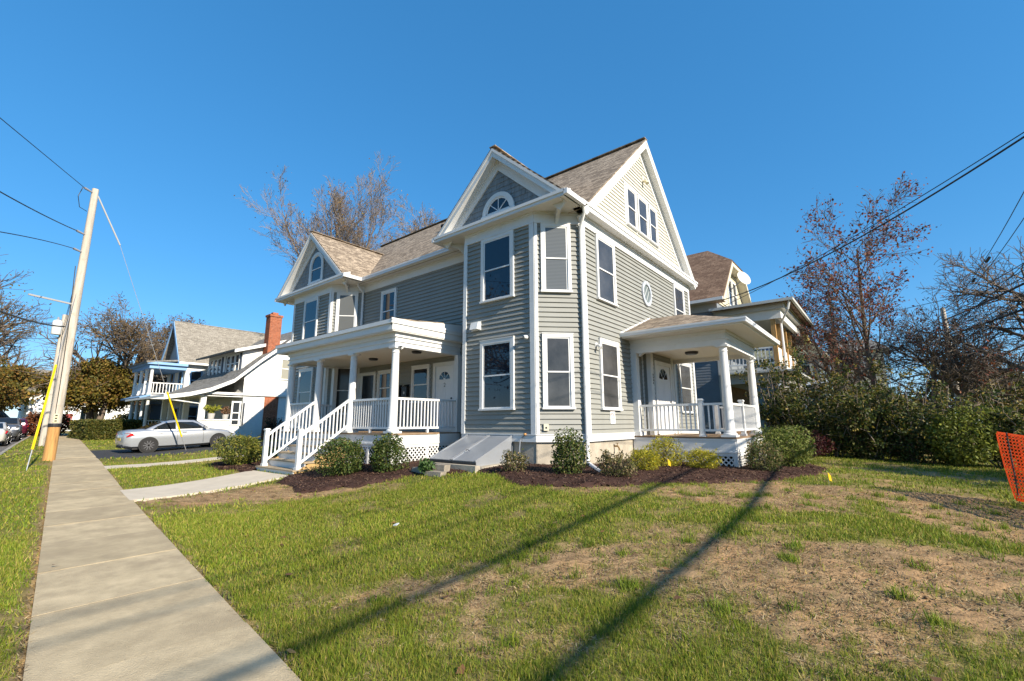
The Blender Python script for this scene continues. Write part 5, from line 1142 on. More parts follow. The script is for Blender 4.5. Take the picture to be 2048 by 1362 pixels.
# hedge by the pavement, trimmed
r = np.random.default_rng(44); hx0, hx1, hy0, hy1 = -46., -38.2, -2.7, 1.8
th_ = thing('clipped_hedge', 'long clipped olive hedge beside the far pavement', 'hedge', (-42, -.4, .45))
n = 26000; face = r.random(n); x = r.uniform(hx0, hx1, n); y = r.uniform(hy0, hy1, n); z = .45+1.35*r.random(n)**.8
x = np.where(face < .45, hx1-.25*r.random(n), x); y = np.where((face >= .45) & (face < .6), hy0+.3*r.random(n), y); z = np.where(face >= .6, 1.75+.12*r.random(n), z)
obj('foliage', leaves_mesh('foliage', np.stack([x, y, z], -1), .13, [(.085, .10, .02), (.12, .12, .025), (.16, .13, .03), (.05, .065, .015)], r), th_)
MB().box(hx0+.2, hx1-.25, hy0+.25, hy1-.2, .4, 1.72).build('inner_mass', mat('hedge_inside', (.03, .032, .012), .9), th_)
# ---- bare maple behind the house
S_M = [sp(9, .03, .02, .6, .25, 2, 42, .66, .55), sp(7, .06, .06, .7, .25, 2, 36, .55, .6), sp(6, .08, .06, .75, .25, 2, 34, .52, .6), sp(5, .1, .05, .8, .35, 2, 34, .55, .6), sp(4, .12, .04, .8, 9, 0, 30, .5, .6)]
OR_ = [(.25, .13, .035), (.30, .17, .05), (.20, .09, .04), (.33, .24, .06), (.16, .08, .05)]
S_G = [sp(6, .03, .03, .45, .4, 3, 27, .92, .45), sp(7, .04, .05, .75, .2, 2, 32, .46, .5), sp(6, .06, .05, .75, .2, 2, 34, .5, .5), sp(5, .08, .05, .8, .25, 2, 34, .55, .55), sp(3, .1, .04, .8, 9, 0, 30, .5, .6)]
tree('bare_maple', 'tall round crowned nearly bare tree with few brown leaves behind the house', (-33.0, 11.9, .4), 13.6, .46, S_G, 4, 5, 1, .15, OR_, bark=BARKP, spread=.3, nleaf_cap=3000, twig=.011)
tree('bare_maple', 'second nearly bare tree with yellow leaves behind the main roof ridge', (-25.5, 17.0, .4), 11.2, .34, S_G, 4, 8, 1, .15, [(.40, .27, .07), (.33, .2, .05), (.25, .13, .04)], bark=BARKP, spread=.3, nleaf_cap=2600, twig=.011)
# ---- street trees on the left
S_S = [sp(7, .05, .02, .5, .3, 3, 52, .72, .6), sp(6, .10, .02, .65, .25, 3, 45, .6, .6), sp(5, .14, .0, .75, .25, 3, 42, .55, .6), sp(4, .16, -.01, .8, .3, 2, 40, .5, .6)]
GO_ = [(.15, .12, .02), (.20, .15, .025), (.11, .10, .02), (.25, .16, .03), (.08, .08, .018), (.18, .10, .03)]
def dense_tree(name, label, base, hh, rx, ry, rz, zc, n, leaf, pal, seed, tr=.3, lean=(0, 0, 1), group=None):
    r = np.random.default_rng(seed); t = thing(name, label, 'tree', base, group=group, local=True); segs = []; tips = []
    grow(r, (0, 0, 0), lean, hh, tr, 0, S_S, segs, tips, 2); obj('trunk', segs_mesh('trunk', segs, BARK, 5), t)
    pts = []
    nb_ = 26
    for i in range(nb_):
        u = r.normal(size=3); u /= np.linalg.norm(u); c = u*np.array([rx, ry, rz])*r.uniform(.35, .9); k = n//nb_; q = r.normal(size=(k, 3)); q /= np.linalg.norm(q, axis=1, keepdims=True)
        pts.append(c+q*(r.uniform(.28, .48)*np.array([rx, ry, rz]))*r.random((k, 1))**.45+np.array([0, 0, zc]))
    obj('crown', leaves_mesh('crown', np.concatenate(pts), leaf, pal, r, droop=.4), t); return t
dense_tree('street_tree', 'gold green street tree behind the clipped hedge, right of the utility poles', (-50, -.8, .5), 7, 4.6, 3.9, 2.6, 4.6, 26000, .24, GO_, 61, .32, group='autumn trees along the street')
dense_tree('street_tree', 'gold brown street tree overhanging the parked cars', (-56, -8.6, .5), 6.5, 5, 4.4, 2.7, 4.6, 24000, .24, GO_[1:]+[(.22, .12, .03)], 62, .32, group='autumn trees along the street')
tree('gnarled_tree', 'old gnarled nearly bare street tree leaning left over the parked cars', (-60, -5.0, .5), 13, .75, [sp(8, .07, .0, .5, .3, 2, 55, .75, .6), sp(7, .12, .03, .6, .25, 2, 45, .6, .6), sp(6, .15, .03, .75, .25, 3, 40, .5, .6), sp(5, .18, .03, .8, .3, 2, 38, .5, .6)], 3, 66, 2, .2, GO_, d0=(.1, -.55, 1), twig=.02, nleaf_cap=2500)
tree('gnarled_tree', 'old gnarled bare topped tree rising out of the gold green street tree', (-49.5, -.6, .5), 9.0, .26, [sp(8, .07, .03, .5, .35, 2, 45, .7, .6), sp(7, .12, .04, .6, .25, 3, 45, .6, .6), sp(6, .15, .03, .75, .25, 3, 40, .5, .6), sp(5, .18, .03, .8, .3, 2, 38, .5, .6)], 3, 71, 2, .2, [(.16, .10, .04), (.20, .12, .04), (.12, .09, .03)], d0=(.05, .12, 1), twig=.016, nleaf_cap=4200)
bush('red_shrub', 'rust red shrub beyond the clipped hedge near the poles', (-55, -3.2, .5), 2.0, 1.8, 1.2, 3500, .22, [(.20, .07, .03), (.26, .10, .04), (.14, .06, .03)], 73)
bush('ornamental_tree', 'small green ornamental shrub in front of the brown porch roof', (-47.5, 1.5, .5), 1.6, 1.4, 1.1, 2500, .16, GO_[:3], 74)
dense_tree('background_tree', 'orange leaved tree rising behind the brick chimney', (-36, 17.5, .4), 7.5, 3.4, 3.4, 2.6, 6.6, 9000, .2, [(.30, .17, .03), (.24, .13, .03), (.34, .22, .05), (.14, .11, .03)], 75, .25)
dense_tree('background_tree', 'far brown street tree closing the end of the street', (-92, -6, .6), 9, 7, 7, 4, 6, 9000, .5, GO_, 76, .4)
dense_tree('background_tree', 'far gold tree beyond the parked cars on the left', (-84, -14, .6), 9, 7, 7, 3.6, 5.6, 9000, .5, GO_, 77, .4)
# ---- right side: thicket, red leaved tree, tangle, conifer
G_DK = [(.035, .055, .013), (.055, .085, .018), (.085, .11, .022), (.14, .14, .03), (.025, .04, .01), (.22, .17, .035)]
hdg = [(2.6, 11.6, 1.1, 2.35, 'tall dark shrub behind the side porch, first of the boundary thicket'), (3.9, 10.9, 1.15, 1.75, 'dark shrub of the boundary thicket with a bare gap above it'),
       (5.2, 11.0, 1.2, 1.65, 'dense dark shrub in the middle of the boundary thicket'), (6.4, 11.2, 1.15, 1.6, 'dark shrub of the boundary thicket left of the bright one'), (8.6, 11.3, 1.1, 1.3, 'dark low shrub of the boundary thicket behind the orange fence'),
       (3.2, 13.2, 1.4, 2.2, 'tall yellow tinged shrub behind the boundary thicket'), (5.8, 13.2, 1.5, 2.0, 'brownish shrub at the back of the boundary thicket'), (9.6, 14.2, 1.5, 1.9, 'yellow green shrub behind the orange fence')]
def upright_shrub(name, label, base, rr, hh, n_st, n_lf, leaf, pal, seed, group=None):
    r = np.random.default_rng(seed); t = thing(name, label, 'shrub', base, group=group, local=True); segs = []; pts = []
    for i in range(n_st):
        a = r.uniform(0, 6.28); q = r.random()**.5*rr; top = np.array([math.cos(a)*q, math.sin(a)*q*.8, hh*r.uniform(.55, 1.12)]); p = np.array([math.cos(a)*q*.35, math.sin(a)*q*.3, -.05]); prev = p; ns = 6
        ln = [p+(top-p)*k/ns+r.normal(size=3)*np.array([.07, .07, .02])*(k > 0) for k in range(ns+1)]
        for k in range(ns): segs.append((*ln[k], *ln[k+1], .022*(1-k/8), .022*(1-(k+1)/8)))
        for _ in range(int(7+3*r.random())):
            k = r.uniform(1.0, ns-.01); b0 = ln[int(k)]+(ln[int(k)+1]-ln[int(k)])*(k % 1); e = r.normal(size=3)*np.array([.3, .3, .16])+np.array([0, 0, .16]); segs.append((*b0, *(b0+e), .008, .004)); m_ = int(n_lf/n_st/8.5); pts.append(b0+e*r.random((m_, 1))**.6+r.normal(size=(m_, 3))*.075)
    obj('stems', segs_mesh('stems', segs, BARKP, 4), t); obj('foliage', leaves_mesh('foliage', np.concatenate(pts), leaf, pal, r, droop=.2), t); return t
for i, (x, y, rr, rz_b, lab) in enumerate(hdg):
    upright_shrub('thicket_shrub', lab, (x, y, gh(x, y)), rr*1.15, rz_b*1.52, 20, 6500, .10, G_DK if i not in (5, 6, 7) else G_DK[2:]+[(.18, .12, .03)], 80+i, group='shrubs of the boundary thicket')
    if False: bush('thicket_shrub', lab, (x, y, gh(x, y)), rr, rr*.8, rz_b*.74, 7000, .10, G_DK if i not in (5, 6, 7) else G_DK[2:]+[(.18, .12, .03)], 80+i, group='shrubs of the boundary thicket', stems=16, shell=.2, lump=.5, spiky=26)
bush('thicket_shrub', 'bright yellow green rounded shrub in the boundary thicket', (7.35, 10.7, gh(7.4, 10.7)), .85, .8, .85, 5000, .095, [(.16, .19, .03), (.22, .24, .04), (.11, .14, .025)], 91, group='shrubs of the boundary thicket', shell=.5, spiky=8)
for i, (x, y, lab) in enumerate(((2.9, 11.2, 'low dark undergrowth at the left end of the thicket'), (4.9, 10.7, 'low dark undergrowth in the middle of the thicket'), (6.3, 10.8, 'low dark undergrowth left of the bright rounded shrub'))): bush('undergrowth', lab, (x, y, gh(x, y)), 1.0, .5, .5, 2600, .08, G_DK[:3]+[(.10, .06, .03)], 180+i, group='undergrowth of the thicket', stems=8, lump=.5, spiky=6, shell=.3)
bush('dark_red_shrub', 'dark red barberry shrub at the foot of the thicket', (3.6, 9.9, gh(3.6, 9.9)), .7, .55, .45, 1800, .06, [(.06, .015, .018), (.09, .02, .02), (.04, .012, .015)], 92)
S_R = [sp(12, .02, .03, .75, .2, 2, 48, .42, .5), sp(7, .07, .06, .75, .25, 2, 40, .55, .6), sp(5, .1, .05, .8, .25, 2, 38, .55, .6), sp(4, .12, .03, .8, 9, 0, 30, .5, .6)]
RD_ = [(.20, .05, .028), (.25, .075, .035), (.15, .04, .028), (.28, .10, .04), (.10, .04, .03)]
tree('red_leaved_tree', 'tall slender tree with sparse rust red leaves beyond the thicket', (5.35, 20.2, .3), 10.2, .17, S_R, 3, 21, 6, .15, RD_, spread=.2, twig=.009, nleaf_cap=4200)
tree('red_leaved_tree', 'leaning smaller rust leaved tree left of the tall slender one', (4.9, 20.4, .3), 7.2, .12, S_R, 3, 24, 4, .14, RD_+[(.16, .06, .06)], d0=(-.42, 0, 1), spread=.2, twig=.008, nleaf_cap=2400)
tree('red_leaved_tree', 'bare branched rust tinted tree right of the tall slender one', (6.9, 19.0, .3), 4.6, .11, S_S, 3, 27, 2, .12, RD_, d0=(.25, 0, 1), spread=.25, twig=.008, nleaf_cap=1200)
S_B = [sp(5, .08, .02, .45, .2, 3, 60, .95, .62), sp(7, .16, .01, .65, .2, 2, 50, .62, .6), sp(6, .2, .0, .75, .2, 2, 46, .55, .6), sp(5, .22, .0, .8, .3, 2, 44, .5, .6), sp(4, .2, 0, .8, 9, 0, 40, .5, .6)]
tree('bare_spreading_tree', 'dark bare spreading tree with tangled twigs behind the orange fence', (8.6, 21.5, .3), 4.0, .26, S_B, 3, 31, 0, bark=BARK, twig=.010, d0=(.05, 0, 1))
tree('bare_spreading_tree', 'large bare tree leaning in from the right edge', (11.8, 19, .3), 6.5, .26, S_S, 3, 35, 0, bark=BARK, twig=.010, d0=(-.05, 0, 1))
dense_tree('background_tree', 'yellow green tree behind the bare spreading tree', (10.5, 32, .3), 5, 3.2, 3.2, 2.1, 3.0, 9000, .2, [(.14, .14, .03), (.2, .17, .04), (.09, .10, .03)], 95, .2)
dense_tree('background_tree', 'dark leafy tree far behind the thicket', (4, 34, .3), 5, 4.5, 3, 1.7, 2.2, 9000, .22, G_DK, 96, .2)
def conifer(name, label, base, hh, seed):
    r = np.random.default_rng(seed); t = thing(name, label, 'tree', base, local=True); obj('trunk', segs_mesh('trunk', [(0, 0, 0, 0, 0, hh, .2, .03)], BARK, 7), t); pts = []; segs = []
    for i in range(90):
        z = hh*(.12+.88*i/90); L = (hh-z)*.26+.25; a = r.uniform(0, 6.28); e = np.array([math.cos(a)*L, math.sin(a)*L, -.25*L]); segs.append((0, 0, z, *(np.array([0, 0, z])+e), .03, .008)); tt = r.random(60)[:, None]
        pts.append(np.array([0, 0, z])+e*tt+r.normal(size=(60, 3))*np.array([.13, .13, .07])*L**.5)
    obj('branches', segs_mesh('branches', segs, BARK, 3), t); obj('crown', leaves_mesh('crown', np.concatenate(pts), .2, [(.02, .035, .022), (.035, .05, .03), (.012, .022, .015)], r, droop=.5, asp=.25), t)
conifer('conifer', 'dark drooping conifer behind the rust leaved trees', (3.0, 38, .3), 12.3, 97)
# tree and shrub mass just outside the right of the view: it throws the shade on the right lawn
dense_tree('shade_tree', 'leafy tree beyond the right edge shading the side lawn', (12.2, 7.3, .2), 3.4, 2.2, 2.7, 1.5, 2.3, 9000, .16, G_DK, 98, .2)
# trees across the street, seen mirrored in the front windows
for i, (x, y) in enumerate(((-22, -30), (-6, -27), (8, -31), (-36, -31))):
    t_ = tree('opposite_tree', ('bare tree across the street, first from the left', 'bare tree across the street, facing the bay', 'bare tree across the street, last to the right', 'bare tree across the street, far up the road')[i], (x, y, .2), 12, .4, S_S, 2, 120+i, 14, .35, GO_, twig=.02, nleaf_cap=2500, spread=.7, group='trees across the street')
# potted plants on the bungalow porch
pt = thing('potted_fern', 'bright yellow green fern in a pale pot on the bungalow porch wall', 'plant', (-28.05, 1.68, 1.89), local=True)
MB().lathe((0, 0, 0), [(.16, 0), (.22, .36), (.24, .38), (.2, .36)], 14).build('pot', mat('pale_pot', (.45, .44, .42), .6), pt)
r = np.random.default_rng(50); segs = []; pts = []
for i in range(60):
    a = r.uniform(0, 6.28); L = r.uniform(.35, .65); P_ = [np.array([0, 0, .36])+np.array([math.cos(a)*L*t, math.sin(a)*L*t, .75*L*math.sin(t*2.3)]) for t in np.linspace(0, 1, 9)]
    for p0, p1 in zip(P_[:-1], P_[1:]): segs.append((*p0, *p1, .006, .004)); pts += [p0+(p1-p0)*k_+r.normal(size=3)*.02 for k_ in (0, .33, .66)]
obj('fronds', leaves_mesh('fronds', np.array(pts), .11, [(.30, .32, .03), (.40, .38, .05), (.2, .24, .03)], r, asp=.35), pt)
pt = thing('potted_plant', 'faded brown plant in a pale pot beside the fern', 'plant', (-28.05, 2.5, 1.89), local=True); MB().lathe((0, 0, 0), [(.14, 0), (.2, .3), (.21, .32)], 14).build('pot', MATS['pale_pot'], pt)
obj('foliage', leaves_mesh('foliage', bush_pts(r, 350, .3, .3, .28)+np.array([0, 0, .28]), .1, [(.20, .10, .06), (.28, .16, .09), (.12, .08, .04)], r), pt)
# ================================================================ fittings on and by the house
def single(name, label, cat, mb_, m, smooth=False, group=None):
    o = mb_.build(name, m, None, smooth); return tag(o, label, cat, group)
METAL = mat('grey_painted_steel', (.33, .35, .38), .28, var=.06, vs=2, spec=.6, metal=.35)
cb = thing('cellar_bulkhead', 'sloping grey metal cellar doors on a concrete curb under the front bay window', 'cellar door', (-2.4, -.7, .5))
x0, x1, yf, zf, zw = -3.15, -1.62, -1.32, .72, 1.25
b = MB(); b.prism([(x1, yf-.06, .35), (x1, 0, .35), (x1, 0, .66), (x1, yf-.06, .62)], (.16, 0, 0)); b.prism([(x0-.16, yf-.06, .35), (x0-.16, 0, .35), (x0-.16, 0, .66), (x0-.16, yf-.06, .62)], (.16, 0, 0)); b.box(x0-.16, x1+.16, yf-.2, yf-.06, .35, .66); b.build('concrete_curb', CONC, cb)
for xs in (x0, x1-.02): MB().prism([(xs, yf, .62), (xs, -.02, .62), (xs, -.02, zw), (xs, yf, zf)], (.02, 0, 0)).build('side_panel', METAL, cb)
dv = V3(0, -.02-yf, zw-zf); nrm = V3(0, -(zw-zf), -.02-yf); nrm /= np.linalg.norm(nrm)
xm = (x0+x1)/2
for a0, a1 in ((x0-.02, xm-.012), (xm+.012, x1+.02)):
    MB().obox(V3(a0, yf-.03, zf-.005), V3(a1-a0, 0, 0), dv, nrm*.03).build('door_leaf', METAL, cb)
    for c0 in (a0, a1-.035): MB().obox(V3(c0, yf-.03, zf-.005)+nrm*.03, V3(.035, 0, 0), dv, nrm*.018).build('leaf_rim', METAL, cb)
    MB().obox(V3(a0, yf-.045, zf-.05), V3(a1-a0, 0, 0), V3(0, .02, 0), V3(0, 0, .05)).build('leaf_lip', mat('dark_steel', (.05, .055, .06), .4, metal=.4), cb)
MB().tube([V3(xm+.1, yf+.35, zf+.18)+nrm*.03, V3(xm+.13, yf+.35, zf+.18)+nrm*.07, V3(xm+.19, yf+.35, zf+.18)+nrm*.07, V3(xm+.22, yf+.35, zf+.18)+nrm*.03], .008, 6).build('handle', BLACKM, cb)
b = MB(); b.box(x0, x1, -.05, .0, zw-.02, zw+.05); b.build('head_flange', METAL, cb)
STONE = mat('edging_stone', (.27, .235, .19), .9, var=.2, vs=6, bump=.4, bs=30)
for i, (x, y, z, sx_, sy_, sz_, lab) in enumerate(((-2.75, -1.95, .47, .5, .2, .12, 'flat grey edging stone left of the concrete curb'), (-2.3, -1.78, .52, .42, .22, .15, 'upper grey edging stone leaning on the bulkhead curb'), (-2.22, -2.0, .44, .5, .22, .1, 'lower grey edging stone lying on the grass edge'))):
    b = MB(); r = np.random.default_rng(i); p = [(-sx_/2, -sy_/2), (sx_/2, -sy_/2*.8), (sx_/2*.9, sy_/2), (-sx_/2*.95, sy_/2*.9)]; b.prism([(x+a, y+c, z) for a, c in p], (0.01, .01, sz_)); single('edging_stone', lab, 'stone', b, STONE, group='edging stones by the bulkhead')
bush('small_plant', 'small broad leaved weed between the edging stones', (-2.5, -2.02, .5), .14, .12, .1, 140, .09, [(.06, .12, .03), (.1, .17, .05)], 140, stems=3, cat='plant')
# wall fittings
vt = thing('wall_vent', 'white hooded dryer vent on the bay above the lower window', 'vent', (-2.88, -.03, 4.2)); F = F_T
b = MB(); b.fbox(F, -3.06-XA, -2.72-XA, .0, .05, 4.13, 4.38); b.build('flange', WHITE, vt); b = MB(); b.prism([F.p(-3.03-XA, .05, 4.37), F.p(-3.03-XA, .12, 4.35), F.p(-3.03-XA, .17, 4.15), F.p(-3.03-XA, .05, 4.15)], F.u*.28); b.build('hood', WHITE, vt)
cm = thing('security_camera', 'small white round security camera at the top of the lower bay wall', 'camera', (-1.13, -.03, 3.72)); MB().lathe((-1.13, -.09, 3.73), [(.055, .0), (.055, .07)], 14, 'y').build('base', WHITE, cm); MB().lathe((-1.13, -.16, 3.73), [(.01, 0), (.035, .01), (.045, .04), (.045, .075)], 14, 'y').build('lens_housing', WHITE, cm, True)
MB().lathe((-1.13, -.166, 3.725), [(.022, 0), (.022, .006)], 12, 'y').build('lens', BLACKM, cm)
fl = thing('flood_light', 'white twin flood light beside the lower side window', 'light', (.03, 1.42, 3.6)); MB().fbox(F_B, 1.40-CH, 1.5-CH, 0, .04, 3.54, 3.66).build('base', WHITE, fl); MB().tube([(.04, 1.45, 3.6), (.14, 1.42, 3.56), (.2, 1.38, 3.5)], [.03, .04, .05], 10).build('lamp_head', WHITE, fl)
gl_ = thing('flood_light', 'cream flood light high on the side gable above the three windows', 'light', (.03, 5.25, 9.9)); MB().fbox(F_B, 5.18-CH, 5.32-CH, 0, .05, 9.9, 10.15).build('base', CREAM, gl_); MB().tube([(.05, 5.25, 9.92), (.14, 5.22, 9.86), (.2, 5.2, 9.76)], [.035, .05, .06], 10).build('lamp_head', mat('cream_lamp', (.6, .52, .33), .5), gl_)
ob = thing('outlet_box', 'cream weatherproof outlet box low on the angled bay wall', 'outlet', (-.7, .15, 1.5)); MB().fbox(F_C, .17, .29, 0, .075, 1.41, 1.57).build('cover', mat('cream_plastic', (.6, .56, .42), .5), ob); MB().fbox(F_C, .21, .25, .075, .082, 1.46, 1.5).build('latch', BLACKM, ob)
sg_ = thing('wall_sign', 'white FDC sign with red letters under the side window', 'sign', (0, 2.19, 1.6)); MB().fbox(F_B, 2.06-CH, 2.33-CH, .0, .044, 1.57, 1.96).build('plate', mat('sign_white', (.78, .77, .75), .4), sg_)
REDP = mat('red_sign_paint', (.55, .02, .03), .5)
def wall_text(body_, size, y, z, m, par):
    o = obj('lettering', text_mesh(body_, size, m, 'lettering'), None); o.matrix_world = Matrix.Translation((.0465, y, z)) @ Matrix.Rotation(R_(90), 4, 'Z') @ Matrix.Rotation(R_(90), 4, 'X'); mw = o.matrix_world.copy(); attach(o, par); o.matrix_basis = mw; return o
wall_text('FDC', .125, 2.195, 1.80, REDP, sg_)
b = MB()
for z in (1.70, 1.665, 1.63): b.fbox(F_B, 2.10-CH, 2.29-CH, .044, .046, z, z+.012)
b.build('small_print', REDP, sg_)
spg = thing('hose_spigot', 'brass hose spigot on the concrete foundation', 'spigot', (0, 2.33, .95)); BRASS = mat('old_brass', (.28, .17, .06), .5, metal=.6); MB().tube([(-.04, 2.33, .98), (.08, 2.33, .98), (.12, 2.33, .93), (.12, 2.33, .87)], .022, 8).build('spout', BRASS, spg); MB().lathe((.07, 2.33, 1.0), [(.008, 0), (.008, .05), (.04, .055), (.04, .065)], 10).build('handle', BRASS, spg)
for i, (xx, lab) in enumerate(((-7.42, 'black mailbox on the porch wall, farther from door 2'), (-7.03, 'black mailbox on the porch wall, nearer to door 2'))):
    mbx = thing('mailbox', lab, 'mailbox', (xx, CH-.05, 2.55), group='black mailboxes on the porch'); b = MB(); b.prism([(xx-.13, CH-.02, 2.5), (xx-.13, CH-.15, 2.5), (xx-.13, CH-.15, 2.8), (xx-.13, CH-.02, 2.92)], (.26, 0, 0)); b.build('box', BLACKM, mbx); MB().box(xx-.14, xx+.14, CH-.165, CH-.02, 2.79, 2.83).build('lid', BLACKM, mbx); MB().box(xx-.03, xx+.03, CH-.153, CH-.15, 2.58, 2.66).build('plate', mat('pale_plate', (.5, .5, .5), .4), mbx)
for i, (x, y, lab) in enumerate(((1.62, 1.75, 'small yellow marker flag by the golden shrubs'), (4.68, 2.06, 'small yellow marker flag standing alone on the worn lawn'))):
    z = gh(x, y); f_ = thing('marker_flag', lab, 'flag', (x, y, z), group='yellow utility marker flags'); MB().tube([(x, y, z), (x+.01, y, z+.3)], .003, 5).build('wire', mat('steel', (.35, .35, .35), .4, metal=.6), f_)
    b = MB(); b.prism([(x+.005, y-.01, z+.27), (x+.045, y+.05, z+.2), (x+.05, y+.06, z+.09), (x+.012, y, z+.12)], (.002, -.001, 0)); b.build('cloth', mat('yellow_plastic', (.75, .50, .01), .5, trans=.2), f_)
lt = MB(); lt.prism([(.20, -4.90, .19), (.27, -4.89, .2), (.26, -4.84, .22), (.21, -4.85, .21)], (0, 0, .01)); single('paper_scrap', 'white paper scrap lying on the lawn', 'litter', lt, WHITE)
# splash block / hose at the bulkhead corner
cn = thing('hose_coupling', 'thin pipe with orange coupling at the top corner of the bulkhead', 'pipe', (-1.3, -.06, .9)); MB().tube([(-1.32, -.08, .55), (-1.33, -.1, .95), (-1.32, -.08, 1.2), (-1.2, -.05, 1.31)], .014, 6).build('pipe', METAL, cn); MB().lathe((-1.18, -.07, 1.30), [(.03, 0), (.04, .02), (.03, .05)], 8).build('coupling', mat('orange_brass', (.45, .22, .06), .5), cn)
# ================================================================ orange safety fence
r = np.random.default_rng(77); ORNG = mat('orange_plastic_net', (.85, .085, .012), .45, var=.1, vs=3, spec=.4, trans=.25)
of = thing('safety_fence', 'sagging orange plastic mesh safety fence at the right edge of the lawn', 'fence', (7.3, .5, .25))
def net(u, v):
    x = 7.18+.47*u+.05*(1-v)**1.5*math.exp(-u*1.2); y = 2.62-u*.88+.06*math.sin(u*2.6+v*2.)*(.5+(1-v))-.16*(1-v)**2*math.cos(u*1.7)
    zt_ = 1.40-.07*math.sin(min(u, 2.4)/2.4*math.pi)-.02*u; zb_ = gh(x, y)+.03+.05*math.sin(u*1.9+1); return V3(x, y, zb_+(zt_-zb_)*v)
NU, NV = 74, 19; UL = 5.0; b = MB()
for i in range(NU+1):
    for j in range(NV):
        u = UL*i/NU; p, q = net(u, j/NV), net(u, (j+1)/NV); wd = V3(.47, -.88, 0)*(.5*(.024 if i % 6 else .045)); b.add([p-wd, p+wd, q+wd, q-wd], [(0, 1, 2, 3)])
for j in range(NV+1):
    for i in range(NU):
        p, q = net(UL*i/NU, j/NV), net(UL*(i+1)/NU, j/NV); hh = .5*(.022 if j not in (0, NV, NV//2) else .05); wd = V3(.001, 0, hh); b.add([p-wd, p+wd, q+wd, q-wd], [(0, 1, 2, 3)])
b.build('net', ORNG, of)
for u in (0.02, 2.4, 4.38): p = net(u, 0); MB().tube([(p[0]+.03, p[1], gh(p[0], p[1])-.1), (p[0]+.03, p[1], p[2]+1.1)], .012, 6).build('stake', mat('dark_stake', (.06, .05, .045), .7), of)
# ================================================================ cars
TYRE = mat('tyre_rubber', (.018, .018, .019), .8); RIMB = mat('black_alloy', (.015, .015, .016), .5); RIMD = mat('dark_alloy_spoke', (.16, .16, .17), .35, metal=.6); RIMS = mat('silver_alloy', (.4, .4, .42), .3, metal=.8)
CARG = glass_mat('car_glass', (.012, .015, .018), .03); REDL = mat('tail_light_red', (.45, .01, .012), .2, coat=.5); LAMP = mat('head_lamp', (.6, .62, .65), .1, spec=.8); PLAST = mat('black_plastic', (.012, .012, .012), .5)
def wheel(cx, y, side, rr, par, rim):
    w_ = .21; t = MB(); pr = [(rr*.62, 0), (rr*.93, 0), (rr, .03), (rr, w_-.03), (rr*.93, w_), (rr*.62, w_)]
    t.lathe((cx, y-(w_ if side > 0 else 0), rr), pr, 24, 'y'); wh = t.build('wheel', TYRE, par, True)
    b = MB(); yo = y-side*.03; b.lathe((cx, yo-.01, rr), [(rr*.64, 0), (rr*.64, .02)], 24, 'y'); b.build('rim_dish', RIMB, wh)
    b = MB()
    for k_ in range(10):
        a = k_*math.pi/5; b.bar((cx+math.cos(a)*rr*.12, yo+side*.022, rr+math.sin(a)*rr*.12), (cx+math.cos(a)*rr*.64, yo+side*.022, rr+math.sin(a)*rr*.64), .035, .02, (0, 1, 0))
    b.lathe((cx, yo+.0+(0 if side > 0 else -.03), rr), [(rr*.15, 0), (rr*.15, .03)], 12, 'y'); b.build('rim', rim, wh)
def loft(secs, name, m, par, smooth=True):
    b = MB(); n = len(secs[0]); vs = [p for s in secs for p in s]; fs = []
    for i in range(len(secs)-1):
        for j in range(n): fs.append((i*n+j, i*n+(j+1) % n, (i+1)*n+(j+1) % n, (i+1)*n+j))
    fs.append(tuple(range(n))[::-1]); fs.append(tuple((len(secs)-1)*n+j for j in range(n))); b.add(vs, fs)
    me = b.mesh(name, m, smooth); return obj(name, me, par)
